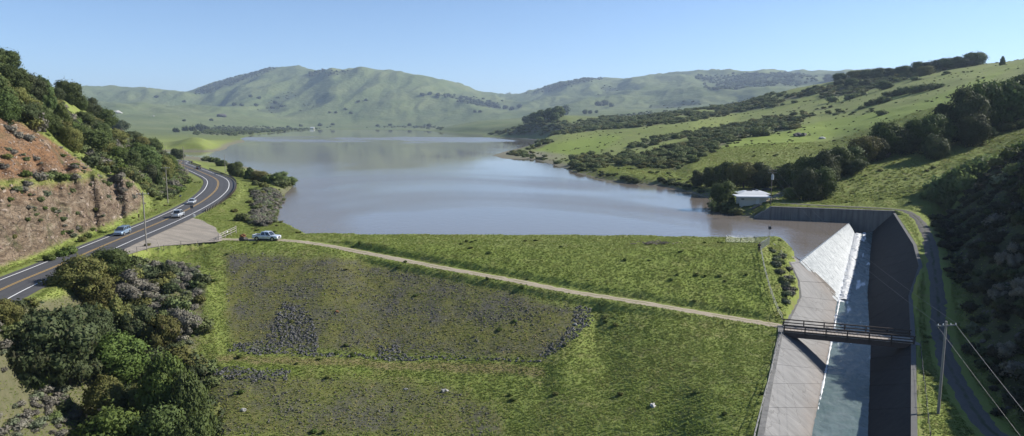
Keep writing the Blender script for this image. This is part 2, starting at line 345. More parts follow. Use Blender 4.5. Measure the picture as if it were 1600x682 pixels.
CHAN = np.array([p[:2] for p in LTw[:8]] + [CR_N[:2], CR_F[:2]] + [p[:2] for p in RTw[::-1]])
def FARRIDGE(x, y):
    wx = 260 * fbm(x / 900 + 2, y / 900, 3)
    return fbm((x + wx) / 520 + 3.1, (y + wx) / 1300, 4, ridged=True)
def land(x, y):
    z = land0(x, y).astype(np.float64)
    # folds of the far hills, lumps of the near slopes
    far = sstep(350, 1800, y); z0 = z.copy()
    r = FARRIDGE(x, y)
    z += far * np.clip((z - 20) / 130, 0, 1) * 92 * (r - 0.05) * sstep(1000, 3500, y)
    z += far * np.clip((z - 4) / 40, 0, 1) * 9 * fbm(x / 170, y / 230 + 5, 4)
    q_ = np.where(y > 2600, (z0 - CAMZ) / y, -1).max(0) - np.where(y > 2600, (z - CAMZ) / y, -1).max(0)     # keep the heights of the ridges
    q_ = np.convolve(np.pad(q_, 14, mode='edge'), np.hanning(31)[1:-1] / np.hanning(31).sum(), mode='valid')
    z += q_[None, :] * y * sstep(2600, 4200, y)
    hill = sstep(200, 420, y) * (1 - far) * (x > 0)
    z += hill * np.clip((z - 4) / 12, 0, 1) * 2.2 * fbm(x / 34, y / 46, 4)
    # distances to the built lines
    near = (y < 620)
    dr = np.full(x.shape, 1e3); zr = np.zeros(x.shape)
    xs, ys = x[near], y[near]
    d, i, t, sd_ = seg_dist(xs, ys, ROAD[:, :2]); dr[near] = d; zr[near] = ROAD[i, 2] + t * (ROAD[np.minimum(i + 1, len(ROAD) - 1), 2] - ROAD[i, 2])
    rside = np.zeros(x.shape); rside[near] = sd_                     # +1 is the cliff side
    # cliff: broken rock faces
    cl = CLIFF(x, y, z)
    z += cl * (1.3 * fbm(x / 5.5, y / 5.5 + z0 / 7, 4, ridged=True) + 0.7 * fbm(y / 1.5 + z0 / 1.1, z0 / 6 + x / 9, 3, ridged=True) + 0.8 * fbm(x / 2.2, y / 2.2, 3) - 0.3)
    z += (1 - cl) * sstep(10, 16, dr) * (1 - sstep(150, 700, y)) * 0.28 * fbm(x / 4.0, y / 4.0, 3)
    # dark slope right: lumps
    rr = DARKHILL(x, y); z += rr * (2.2 * fbm(x / 13, y / 13, 4) + 1.0 * fbm(x / 4, y / 4, 3))
    # lake
    ins = in_poly(x, y, LAKE); dl, li, lt_, _ = seg_dist(x, y, LAKE, True)
    wdt = np.clip(0.035 * y, 3.0, 60) ; wd = sstep(0.0, 1.0, dl / wdt)
    hard = (li >= NSHORE - 1)
    bank = np.where(y < 330, 0.25, 0.05)
    shore = np.minimum(0.06 + dl * bank, 4.0)
    zs = shore * (1 - wd) + np.maximum(z, 0.25) * wd
    z = np.where(ins, -np.minimum(0.15 + 0.2 * dl, 7.0), np.where(hard, z, np.where(dl < wdt, zs, z)))
    z = np.where(~ins & (y > 330) & (z < 0.25), 0.25, z)
    # road bed
    wr = sstep(7.0, 10.5, dr); z = np.where(near & ~ins, (zr - 0.12) * (1 - wr) + z * wr, z)
    # dam tracks, service road
    for L, hw, fade in ((TRACK, 1.7, 3.4), (SRV, 2.3, 4.0)):
        m = near & (y < 330); d, i, t, _ = seg_dist(x[m], y[m], L[:, :2]); zt = L[i, 2] + t * (L[np.minimum(i + 1, len(L) - 1), 2] - L[i, 2])
        q = sstep(hw, fade, d); z[m] = np.where(d < fade, (zt - 0.05) * (1 - q) + z[m] * q, z[m])
    # pull-off
    m = near & in_poly(x, y, PULL); z = np.where(m, 3.46, z)
    # spillway trench
    m = near & (y < 240); xs, ys = x[m], y[m]; ic = in_poly(xs, ys, CHAN); dc, *_ = seg_dist(xs, ys, CHAN, True); dc = np.where(ic, dc, -dc)
    z[m] = np.where(dc > -0.35, z[m] - 0.5 - np.clip(dc, 0, 3) * 5, z[m])
    m = near & (y > 120) & (y < 215); dcr, *_ = seg_dist(x[m], y[m], np.array([CR_N[:2], (CR_F[0] + 1.5, CR_F[1] + 2.2)])); z[m] = np.where(dcr < 2.4, np.minimum(z[m], -1.2 - 2.0 * (2.4 - dcr)), z[m])
    # cut behind the headwall
    m = near & (y > 170) & (y < 225) & (x > 60); a0, b0 = np.array(PZ(1205, 323.5, 3.5))[:2], np.array(HW_B)[:2]; e = (b0 - a0) / np.linalg.norm(b0 - a0); nn = np.array([e[1], -e[0]])
    al = (x[m] - a0[0]) * e[0] + (y[m] - a0[1]) * e[1]; of = (x[m] - a0[0]) * nn[0] + (y[m] - a0[1]) * nn[1]; L_ = np.linalg.norm(b0 - a0)
    zz = z[m]; k = (al > -0.5) & (al < L_ + 0.3); zz = np.where(k & (of > -1.2) & (of < 6), np.minimum(zz, -5), zz); zz = np.where(k & (of <= -1.2) & (of > -6), 3.5, zz); z[m] = zz
    return z
PULL = np.array([PZ(u, v, 3.5)[:2] for u, v in ((185, 392), (222, 376), (300, 341), (318, 346), (336, 356), (345, 368), (346, 377), (300, 381.5), (235, 388), (190, 402))])
CLIFF_PX = np.array([(-140, 480), (0, 420), (60, 400), (100, 381), (150, 361), (190, 345), (222, 330), (228, 305), (205, 276), (150, 266), (128, 250), (75, 212), (40, 192), (0, 172), (-140, 100)])
def CLIFF(x, y, z):
    u, v = proj(x, y, z); m = (y < 230) & (x < -60)
    o = np.zeros(x.shape)
    if m.any():
        i = in_poly(u[m], v[m], CLIFF_PX); d, *_ = seg_dist(u[m], v[m], CLIFF_PX, True); o[m] = np.where(i, sstep(0, 7, d), 0)
    bench = np.array([(-140, 318), (0, 288), (95, 281), (150, 273), (200, 274)])
    if m.any():
        d, *_ = seg_dist(u[m], v[m], bench); o[m] *= 0.25 + 0.75 * sstep(2, 10, d)
    return o
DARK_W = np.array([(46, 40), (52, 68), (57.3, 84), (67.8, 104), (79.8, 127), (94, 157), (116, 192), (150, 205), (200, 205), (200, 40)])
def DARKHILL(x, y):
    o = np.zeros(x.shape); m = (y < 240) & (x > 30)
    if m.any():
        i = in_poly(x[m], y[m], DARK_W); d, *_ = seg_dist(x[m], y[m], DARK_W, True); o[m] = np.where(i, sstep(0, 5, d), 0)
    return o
NS, NY = 660, 900
gs = np.linspace(-1.02, 1.08, NS)
gy = np.concatenate([np.exp(np.linspace(math.log(40), math.log(270), 430))[:-1], np.exp(np.linspace(math.log(270), math.log(14500), NY - 429))])
GY, GS = np.meshgrid(gy, gs, indexing='ij'); GX = GS * GY
GZ = land(GX, GY)
lgy = np.log(gy)
def H(x, y):
    """height of the ground at a point"""
    x = np.asarray(x, float); y = np.asarray(y, float)
    fs = np.clip((x / y - gs[0]) / (gs[1] - gs[0]), 0, NS - 1.001); j = fs.astype(int); fs = fs - j
    i = np.clip(np.searchsorted(gy, y) - 1, 0, NY - 2); fy = np.clip((y - gy[i]) / (gy[i + 1] - gy[i]), 0, 1)
    return (GZ[i, j] * (1 - fs) + GZ[i, j + 1] * fs) * (1 - fy) + (GZ[i + 1, j] * (1 - fs) + GZ[i + 1, j + 1] * fs) * fy
_ys = np.exp(np.linspace(math.log(45), math.log(13000), 3000))
def at(u, v, ymin=45, ymax=13000):
    """the ground point seen at a pixel (first hit)"""
    a, b, c = ray(u, v); Y = _ys[(_ys >= ymin) & (_ys <= ymax)]; t = Y / b
    z = CAMZ + c * t; h = H(a * t, Y); k = np.nonzero(h >= z)[0]
    if len(k) == 0: return None
    k = k[0]
    if k > 0:
        e0 = z[k - 1] - h[k - 1]; e1 = z[k] - h[k]; f = e0 / (e0 - e1 + 1e-9); y = Y[k - 1] + f * (Y[k] - Y[k - 1])
    else: y = Y[0]
    x = a * y / b; return (x, y, float(H(x, y)))
def atm(us, vs, **kw): return [q for q in (at(u, v, **kw) for u, v in zip(us, vs)) if q is not None]
vid = np.arange(NS * NY).reshape(NY, NS)
tf = np.stack([vid[:-1, :-1], vid[:-1, 1:], vid[1:, 1:], vid[1:, :-1]], -1).reshape(-1, 4)
tme = mesh_np('terrain', np.stack([GX, GY, GZ], -1).reshape(-1, 3), tf, True)
GU, GV = proj(GX, GY, GZ)
# cover of the ground: weights that say which material grows or lies there; dark also carries painted shade
def pmask(poly, soft, y0=0, y1=1e9, n1=0.0):
    """inside an outline (given as the photograph shows it), between two distances"""
    poly = np.array(poly, float); o = np.zeros(GX.shape)
    m = (GY > y0) & (GY < y1) & (GU > poly[:, 0].min() - 1) & (GU < poly[:, 0].max() + 1) & (GV > poly[:, 1].min() - 1) & (GV < poly[:, 1].max() + 1)
    if not m.any(): return o
    u, v = GU[m], GV[m]; w_ = np.minimum(1.0, 140.0 / GY[m]); sc_ = GY[m] / 14; u = u + w_ * 22 * fbm(GX[m] / sc_, GY[m] / sc_, 4); v = v + w_ * 12 * fbm(GX[m] / sc_ + 9, GY[m] / sc_ + 4, 4); d, *_ = seg_dist(u, v, poly, True); o[m] = np.where(in_poly(u, v, poly), sstep(0, soft, d), 0); return o
cover = {}
cliffw = CLIFF(GX, GY, GZ)
SCREE1 = [(346, 388), (430, 392), (560, 400), (700, 432), (790, 446), (860, 466), (925, 480), (926, 498), (900, 530), (845, 566), (720, 565), (600, 560), (480, 553), (358, 547), (346, 500)]
SCREE2 = [(318, 574), (480, 580), (620, 584), (720, 600), (790, 640), (800, 690), (330, 690)]
scree = np.maximum(pmask(SCREE1, 16, 60, 160), 0.85 * pmask(SCREE2, 20, 60, 110))
dkh = DARKHILL(GX, GY)
BERM = [(330, 552), (480, 558), (600, 562), (850, 569), (860, 590), (720, 586), (600, 579), (480, 574), (335, 568)]
berm = pmask(BERM, 6, 60, 115)
lsh = np.where((GY < 1100), 1 - sstep(0.3, 2.2, GZ), 0) * (GY > 150)
SCRUBS = [[(-140, 490), (60, 468), (120, 456), (205, 405), (322, 440), (305, 560), (335, 600), (335, 700), (-140, 700)], [(-140, 500), (6, 492), (50, 556), (80, 596), (120, 615), (140, 690), (-140, 690)], [(205, 408), (300, 410), (322, 440), (300, 470), (300, 540), (230, 560), (190, 450)]]
scrubn = np.clip(sum(pmask(p, 8, 50, 140) for p in SCRUBS) + pmask([(392, 300), (425, 292), (444, 310), (432, 345), (416, 358), (385, 348), (398, 322)], 6, 140, 270), 0, 1)
# scrub on the right hillside and round the far shore
HILLSCRUB = [[(940, 258), (985, 225), (1060, 205), (1180, 190), (1270, 178), (1240, 205), (1180, 212), (1120, 235), (1060, 270), (1000, 268)], [(745, 212), (800, 200), (850, 186), (900, 188), (960, 178), (1100, 168), (1300, 130), (1500, 104), (1480, 118), (1330, 150), (1240, 165), (1060, 195), (960, 205), (850, 216)], [(790, 244), (845, 220), (880, 214), (850, 232), (825, 247)], [(880, 262), (900, 240), (960, 235), (945, 265), (925, 275)], [(1400, 175), (1250, 185), (1180, 200), (1160, 190), (1300, 165)],
             [(300, 205), (340, 196), (420, 197), (480, 200), (520, 200), (440, 208), (360, 214), (300, 212)], [(470, 199), (560, 195), (680, 195), (700, 205), (640, 202)]]
hs = sum(pmask(p, 6, 250, 5000) for p in HILLSCRUB); hs = np.clip(hs, 0, 1)
patch = fbm(GX / 60, GY / 80, 4)
hscrub = np.clip(hs * sstep(-0.25, 0.12, patch), 0, 1)
# brush in the folds of the far hills
gul = FARRIDGE(GX, GY)
farb = sstep(2200, 3500, GY) * np.clip((1 - sstep(-0.22, -0.05, gul)) * sstep(0.02, 0.2, fbm(GX / 900 + 8, GY / 1100, 3) + 0.1), 0, 1) * sstep(40, 110, GZ)
FARWOOD = [[(290, 146), (330, 130), (400, 108), (440, 104), (400, 122), (350, 138), (320, 150)], [(810, 150), (860, 133), (920, 120), (950, 123), (900, 135), (850, 148)], [(1080, 118), (1230, 112), (1300, 125), (1180, 150), (1140, 150), (1100, 140)], [(480, 112), (500, 110), (560, 112), (520, 122), (480, 130)], [(650, 150), (700, 145), (790, 160), (780, 172), (700, 160)]]
farw = np.clip(sum(pmask(p, 5, 3500, 7000) for p in FARWOOD), 0, 1) * sstep(-0.3, 0.15, fbm(GX / 260, GY / 330, 4))
green = sstep(0, 1, fbm(GX / 90, GY / 120, 3) + 0.5)
GREENP = [[(1090, 240), (1150, 215), (1260, 190), (1420, 160), (1500, 130), (1570, 105), (1600, 100), (1500, 160), (1330, 215), (1200, 240)], [(800, 240), (850, 220), (960, 205), (980, 215), (930, 250), (830, 248)], [(480, 378), (1190, 384), (1215, 500), (900, 455), (600, 400)]]
bright = np.clip(sum(pmask(p, 10, 100, 1500) for p in GREENP[:2]) + 0.45 * pmask(GREENP[2], 10, 100, 200), 0, 1)
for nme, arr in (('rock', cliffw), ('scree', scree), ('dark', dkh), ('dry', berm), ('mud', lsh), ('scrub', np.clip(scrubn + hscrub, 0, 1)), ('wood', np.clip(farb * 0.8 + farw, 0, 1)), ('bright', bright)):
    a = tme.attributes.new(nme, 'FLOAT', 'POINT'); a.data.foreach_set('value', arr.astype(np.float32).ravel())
# ------------------------------------------------------------------ ground material
def ground_material():
    m, t, b = mat_new('ground'); N = NT(t)
    big = N.noise(0.011, 4, 0.6); mid = N.noise(0.11, 4, 0.62); fine = N.noise(1.1, 4, 0.7); grit = N.noise(3.6, 3, 0.7)
    far = N.n('ShaderNodeSeparateXYZ'); N.l(N.P(), far.inputs[0]); fy = N.m('MULTIPLY', far.outputs['Y'], 1 / 1600.0)
    g1 = N.mix(mid, (0.120, 0.166, 0.034), (0.184, 0.226, 0.054))
    g1 = N.mix(N.ramp(fine, [(0.35, 0.0), (0.7, 1.0)]), g1, (0.185, 0.210, 0.058))
    g1 = N.mix(N.ramp(N.noise(0.35, 3, 0.6), [(0.50, 0.0), (0.68, 0.75)]), g1, (0.180, 0.165, 0.070))
    g1 = N.mix(N.ramp(big, [(0.45, 0.0), (0.65, 0.5)]), g1, (0.150, 0.165, 0.062))
    g1 = N.mix(N.m('MULTIPLY', N.attr('bright'), 0.75), g1, N.mix(fine, (0.140, 0.202, 0.030), (0.215, 0.265, 0.052)))
    gf = N.mix(N.ramp(N.noise(0.004, 5, 0.65), [(0.3, 0.0), (0.7, 1.0)]), (0.082, 0.110, 0.040), (0.140, 0.158, 0.068))
    gf = N.mix(N.ramp(N.noise(0.03, 4, 0.7), [(0.55, 0.0), (0.75, 0.2)]), gf, (0.045, 0.065, 0.026))
    c = N.mix(N.ramp(fy, [(0.5, 0.0), (1.0, 1.0)]), g1, gf)
    c = N.mix(N.attr('dry'), c, N.mix(fine, (0.140, 0.135, 0.050), (0.235, 0.190, 0.095)))
    sc = N.mix(N.noise(0.9, 4, 0.75), (0.040, 0.048, 0.022), (0.150, 0.130, 0.088))
    c = N.mix(N.m('MULTIPLY', N.attr('scrub'), 0.9), c, sc)
    # rock of the road cut: beds dip to the right
    lay = N.rot(0.0, (0.30, 0.30, 0.9)); rn = N.noise(0.8, 6, 0.72, vec=lay, dist=0.7)
    rk = N.ramp(rn, [(0.30, (0.040, 0.031, 0.023)), (0.42, (0.128, 0.098, 0.068)), (0.54, (0.235, 0.184, 0.130)), (0.70, (0.370, 0.322, 0.250))])
    red = N.ramp(N.noise(0.055, 4, 0.6, dist=0.6), [(0.30, 0.2), (0.50, 0.9)])
    hzz = N.n('ShaderNodeSeparateXYZ'); N.l(N.P(), hzz.inputs[0]); up_ = N.ramp(N.m('ADD', N.m('MULTIPLY', hzz.outputs['Z'], 1 / 40.0), N.m('MULTIPLY', N.noise(0.12, 3, 0.6), 0.25)), [(0.46, 0.12), (0.60, 1.0)])
    rk = N.mix(N.m('MULTIPLY', red, up_), rk, N.mix(fine, (0.180, 0.086, 0.040), (0.320, 0.186, 0.096)))
    rk = N.mix(N.ramp(N.noise(0.16, 4, 0.7), [(0.56, 0.0), (0.70, 0.85)]), rk, N.mix(fine, (0.060, 0.075, 0.028), (0.120, 0.115, 0.060)))
    rk = N.mix(N.ramp(grit, [(0.3, 0.55), (0.55, 0.0)]), rk, (0.050, 0.040, 0.034))
    ck = N.ramp(N.voro(0.75, 'DISTANCE_TO_EDGE', vec=N.n_warp(N.rot(0.5, (0.55, 1.0, 1.6)))), [(0.0, 0.75), (0.07, 0.0)]); rk = N.mix(ck, rk, (0.035, 0.028, 0.024))
    c = N.mix(N.attr('rock'), c, rk)
    # scree of the dam face
    st = N.mix(N.ramp(grit, [(0.35, 0.0), (0.65, 1.0)]), (0.045, 0.044, 0.038), (0.115, 0.110, 0.096))
    tone = N.m('MULTIPLY', N.attr('scree'), N.ramp(N.noise(0.16, 5, 0.72), [(0.42, 0.10), (0.62, 0.95)]))
    ol = N.mix(fine, (0.070, 0.076, 0.022), (0.150, 0.132, 0.044))
    c = N.mix(N.m('MULTIPLY', N.attr('scree'), 0.8), c, ol)
    c = N.mix(tone, c, st)
    dk = N.mix(N.ramp(N.noise(0.22, 5, 0.7), [(0.40, 0.0), (0.62, 1.0)]), N.mix(fine, (0.018, 0.017, 0.015), (0.048, 0.043, 0.037)), N.mix(fine, (0.022, 0.030, 0.012), (0.050, 0.058, 0.024)))  # dark stony ground, lowered further to paint in the slope's deep shade
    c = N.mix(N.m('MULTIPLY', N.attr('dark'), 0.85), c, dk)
    c = N.mix(N.m('MULTIPLY', N.attr('mud'), N.ramp(fine, [(0.3, 0.5), (0.6, 1.0)])), c, N.mix(fine, (0.090, 0.078, 0.060), (0.230, 0.205, 0.170)))
    c = N.mix(N.m('MULTIPLY', N.attr('wood'), 0.95), c, N.mix(N.noise(0.02, 4, 0.75), (0.018, 0.028, 0.016), (0.050, 0.060, 0.034)))
    N.l(c, b.inputs['Base Color']); b.inputs['Roughness'].default_value = 0.95; b.inputs['Specular IOR Level'].default_value = 0.12
    hgt = N.m('ADD', N.m('MULTIPLY', fine, 0.13), N.m('MULTIPLY', grit, 0.09)); hgt = N.m('ADD', hgt, N.m('MULTIPLY', N.m('MULTIPLY', rn, N.attr('rock')), 2.4))
    hgt = N.m('ADD', hgt, N.m('MULTIPLY', N.noise(0.03, 4, 0.6), N.m('MULTIPLY', fy, 4.0)))
    N.l(N.bump(hgt, 0.8, 1.0), b.inputs['Normal'])
    return m
M_GROUND = ground_material()
terrain = link('terrain', tme, M_GROUND); tag(terrain, kind='structure')
# ------------------------------------------------------------------ lake
def lake_material():
    m, t, b = mat_new('lake_water'); N = NT(t)
    wind = N.noise(0.006, 3, 0.55, vec=N.rot(0.35, (1.0, 0.42, 1.0)), dist=0.9)
    rip = N.ramp(wind, [(0.43, 0.22), (0.51, 1.0)])
    yy = N.n('ShaderNodeSeparateXYZ'); N.l(N.P(), yy.inputs[0])
    yw = N.m('MULTIPLY', yy.outputs['Y'], N.m('ADD', N.m('MULTIPLY', N.noise(0.004, 3, 0.55, vec=N.rot(0.2, (1, 0.35, 1))), 0.5), 0.75))
    calm = N.ramp(N.m('MULTIPLY', yw, 1 / 1500.0), [(0.19, 1.0), (0.26, 0.45), (0.33, 0.16), (0.64, 0.12), (0.69, 0.9), (0.88, 0.9), (0.94, 0.03)])
    amp = N.m('MULTIPLY', rip, calm)
    N.l(N.mix(N.noise(0.02, 3), (0.150, 0.130, 0.110), (0.175, 0.150, 0.126)), b.inputs['Base Color'])
    b.inputs['IOR'].default_value = 1.33
    N.l(N.m('ADD', N.m('MULTIPLY', amp, 0.18), 0.03), b.inputs['Roughness'])
    wv = N.m('ADD', N.noise(1.3, 3, 0.6, vec=N.rot(0.3, (1, 0.5, 1))), N.m('MULTIPLY', N.noise(0.35, 2, 0.5), 0.8))
    bp = N.n('ShaderNodeBump'); bp.inputs['Distance'].default_value = 0.25; N.l(wv, bp.inputs['Height']); N.l(N.m('MULTIPLY', amp, 0.55), bp.inputs['Strength'])
    N.l(bp.outputs[0], b.inputs['Normal']); return m
def lake_mesh():
    pts = LAKE.copy(); n = len(pts); area = np.sum(pts[:, 0] * np.roll(pts[:, 1], -1) - np.roll(pts[:, 0], -1) * pts[:, 1]) / 2
    o = []
    for i in range(n):
        a, p, c = pts[i - 1], pts[i], pts[(i + 1) % n]; d = (c - a) / np.linalg.norm(c - a); nr = np.array([d[1], -d[0]]) * np.sign(area)
        k = (0.8 + 0.008 * p[1]) if 0 < i < NSHORE - 2 else 0.0
        o.append(p + nr * k)
    bm = bmesh.new(); vs = [bm.verts.new((p[0], p[1], 0.0)) for p in o]; f = bm.faces.new(vs)
    bmesh.ops.triangulate(bm, faces=[f]); bmesh.ops.recalc_face_normals(bm, faces=bm.faces)
    for f in bm.faces:
        if f.normal.z < 0: f.normal_flip()
    me = bpy.data.meshes.new('lake'); bm.to_mesh(me); bm.free(); return me
lake = link('lake', lake_mesh(), lake_material()); tag(lake, kind='structure')
# ------------------------------------------------------------------ concrete spillway
def concrete_material(name, c0, c1, stain, streak=(0.35, 0.35, 0.06), rust=0.0, amount=0.6):
    m, t, b = mat_new(name); N = NT(t)
    f = N.noise(0.6, 5, 0.65); st = N.noise(1.0, 5, 0.65, vec=N.scaled(streak))
    c = N.mix(f, c0, c1)
    c = N.mix(N.ramp(st, [(0.42, 0.0), (0.66, amount)]), c, stain)
    c = N.mix(N.ramp(N.noise(0.12, 4, 0.6), [(0.45, 0.0), (0.7, 0.5)]), c, tuple(q * 0.72 for q in c0))
    if rust:
        a = N.attr('wet'); c = N.mix(N.m('MULTIPLY', a, N.ramp(f, [(0.3, 0.2), (0.6, rust)])), c, (0.190, 0.125, 0.078)); c = N.mix(N.ramp(a, [(0.62, 0.0), (0.78, 0.65)]), c, (0.085, 0.075, 0.062)); c = N.mix(N.ramp(N.voro(0.16, 'DISTANCE_TO_EDGE', vec=N.n_warp(N.P())), [(0.0, 0.6), (0.012, 0.0)]), c, (0.070, 0.068, 0.064))
    c = N.mix(N.ramp(N.noise(9.0, 3, 0.6), [(0.60, 0.0), (0.78, 0.3)]), c, tuple(q * 0.55 for q in c0))
    N.l(c, b.inputs['Base Color']); b.inputs['Roughness'].default_value = 0.88; b.inputs['Specular IOR Level'].default_value = 0.25
    N.l(N.bump(N.noise(5.0, 4, 0.6), 0.25, 0.06), b.inputs['Normal']); return m
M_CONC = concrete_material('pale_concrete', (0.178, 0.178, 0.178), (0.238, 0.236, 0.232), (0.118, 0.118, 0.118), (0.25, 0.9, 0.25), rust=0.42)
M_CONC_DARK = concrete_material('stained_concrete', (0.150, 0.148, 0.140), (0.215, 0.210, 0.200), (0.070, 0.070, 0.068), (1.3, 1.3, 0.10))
M_CONC_BLACK = concrete_material('algae_and_shade_concrete', (0.017, 0.017, 0.018), (0.029, 0.029, 0.029), (0.010, 0.010, 0.011), (1.2, 1.2, 0.2))  # algae stain, with the right bank's shade also painted into the colour
M_COPE = simple('coping_concrete', (0.095, 0.094, 0.090), 0.9, var=0.25, scale=0.8)
def resample(poly, n):
    p = np.array(poly, float); d = np.concatenate([[0], np.cumsum(np.linalg.norm(np.diff(p, axis=0), axis=1))]); t = np.linspace(0, d[-1], n)
    return np.stack([np.interp(t, d, p[:, k]) for k in range(3)], 1)
def pair_stations(a, b, per):
    """two polylines of equal length -> matched denser stations"""
    A, B = [], []
    for i in range(len(a) - 1):
        L = math.dist(a[i], a[i + 1]); n = max(1, int(round(L / per)))
        for k in range(n):
            t = k / n; A.append(np.array(a[i]) + (np.array(a[i + 1]) - a[i]) * t); B.append(np.array(b[i]) + (np.array(b[i + 1]) - b[i]) * t)
    A.append(np.array(a[-1])); B.append(np.array(b[-1])); return A, B
def slab(A, B, i0, i1, thick, gap, rows=6):
    """one cast slab between stations i0..i1 of two edges, shrunk by the joint"""
    a0, a1, b0, b1 = A[i0], A[i1], B[i0], B[i1]
    la = np.linalg.norm(a1 - a0); g = min(0.3, gap / max(la, 0.1))
    P00, P10, P01, P11 = a0 + (a1 - a0) * g, a1 - (a1 - a0) * g, b0 + (b1 - b0) * g, b1 - (b1 - b0) * g
    nrm = np.cross(P10 - P00, P01 - P00); nrm /= np.linalg.norm(nrm) + 1e-9
    if nrm[2] < 0: nrm = -nrm
    v = []; f = []; NX = 4
    for r in range(rows + 1):
        for c in range(NX + 1):
            p = (P00 * (1 - r / rows) + P01 * r / rows) * (1 - c / NX) + (P10 * (1 - r / rows) + P11 * r / rows) * c / NX; v.append(tuple(p))
    m = len(v); v += [tuple(np.array(p) - nrm * thick) for p in v]
    for r in range(rows):
        for c in range(NX):
            q = r * (NX + 1) + c; f.append((q, q + 1, q + NX + 2, q + NX + 1))
    rim = [c for c in range(NX + 1)] + [(r + 1) * (NX + 1) + NX for r in range(rows)] + [rows * (NX + 1) + c for c in range(NX - 1, -1, -1)] + [r * (NX + 1) for r in range(rows - 1, 0, -1)]
    for k in range(len(rim)): f.append((rim[k], rim[k] + m, rim[(k + 1) % len(rim)] + m, rim[(k + 1) % len(rim)]))
    me = bpy.data.meshes.new('slab'); me.from_pydata(v, [], f)
    bm = bmesh.new(); bm.from_mesh(me); bmesh.ops.recalc_face_normals(bm, faces=bm.faces); bm.to_mesh(me); bm.free()
    at_ = me.attributes.new('wet', 'FLOAT', 'POINT')
    wv = [max(0.0, (k // (NX + 1)) / rows - 0.45) * 1.8 for k in range(m)]; at_.data.foreach_set('value', np.array(wv + wv, np.float32)); return me
spill = empty('spillway', (50, 110, -9)); tag(spill, 'concrete dam spillway channel with pale sloping left bank and dark shaded right bank', 'spillway')
SPM = spill.matrix_world = Matrix.Translation((50, 110, -9))
def wpart(name, me, mat, parent, off=(50, 110, -9)):
    me.transform(Matrix.Translation((-off[0], -off[1], -off[2]))); return part(name, me, mat, parent)
# left bank: stretch the lower edge under water
LWd = [(p[0] + (p[0] - q[0]) * 0.18, p[1] + (p[1] - q[1]) * 0.18, p[2] + min(-0.35, (p[2] - q[2]) * 0.18)) for p, q in zip(LWw, LTw)]
LTs = [(p[0], p[1], p[2] + 0.03) for p in LTw]
A_, B_ = pair_stations(LTs, LWd, 6.5)
for i in range(len(A_) - 1): wpart('bank_panel', slab(A_, B_, i, i + 1, 0.5, 0.035), M_CONC, spill)
RWd = [(p[0] + (p[0] - q[0]) * 0.15, p[1] + (p[1] - q[1]) * 0.15, p[2] - 1.0) for p, q in zip(RWw, RTw)]
RTs = [(p[0], p[1], p[2] + 0.03) for p in RTw]
A2, B2 = pair_stations(RTs, RWd, 7.0)
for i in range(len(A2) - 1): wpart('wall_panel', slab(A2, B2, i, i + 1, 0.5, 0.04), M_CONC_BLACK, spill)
def coping(pts, wdt, h, inward):
    mb = MB()
    for a, b in zip(pts[:-1], pts[1:]):
        a, b = Vector(a), Vector(b); d = (b - a); d.z = 0; d.normalize(); nn = Vector((d.y, -d.x, 0)) * inward
        q = [a, a + nn * wdt, a + nn * wdt + Vector((0, 0, h)), a + Vector((0, 0, h))]; mb.prism(q, b - a)
    return mb.mesh('coping')
wpart('coping', coping([(p[0] - 0.06, p[1], p[2] - 0.3) for p in RTw], 0.62, 0.42, 1), M_COPE, spill)
wpart('coping', coping([(p[0] + 0.06, p[1], p[2] - 0.3) for p in LTw], 0.66, 0.38, -1), M_CONC_DARK, spill)
# weir: rounded crest and a sloping face down to the toe
TN, TF = PZ(1311, 471, -8.4), PZ(1335, 365, -2.3)
def weir_pt(s, t, lift=0.0):
    """s along the crest (0 near end, 1 far end), t down the face"""
    c = np.array(CR_N) * (1 - s) + np.array(CR_F) * s; e = np.array(TN) * (1 - s) + np.array(TF) * s
    if t < 0:
        q = c - (e - c) * np.array([1, 1, 0]) * (-t); return np.array([q[0], q[1], -0.02 - 2.2 * t * t + (lift if lift < 0 else max(0.04, lift * (t + 0.06) / 0.16))])
    k = t; lift = lift if lift < 0 else max(0.04, lift * min(1.0, (t + 0.06) / 0.16))
    q = c * (1 - t) + e * t; return np.array([q[0], q[1], c[2] + (e[2] - c[2]) * k + lift])
def weir_grid(ns, nt_, t0, t1, lift, amp=0.0):
    v = np.zeros((ns + 1, nt_ + 1, 3))
    for i in range(ns + 1):
        for j in range(nt_ + 1): v[i, j] = weir_pt(i / ns * 1.03 - 0.03, t0 + (t1 - t0) * j / nt_, lift)
    if amp:
        a, b = np.meshgrid(np.arange(ns + 1) / ns * 65, np.arange(nt_ + 1) / nt_ * 11, indexing='ij')
        v[..., 2] += amp * np.clip(b / 3, 0.05, 1.0) * (fbm(a * 1.9, b * 0.42, 4) * 1.6 + 0.5 * fbm(a * 4, b * 2.5 + 7, 3))
    idx = np.arange((ns + 1) * (nt_ + 1)).reshape(ns + 1, nt_ + 1)
    f = np.stack([idx[:-1, :-1], idx[1:, :-1], idx[1:, 1:], idx[:-1, 1:]], -1).reshape(-1, 4)
    return v.reshape(-1, 3), f
wv, wf = weir_grid(30, 16, -0.25, 1.05, -0.12)
wpart('weir', mesh_np('weir', wv, wf, True), M_CONC, spill)
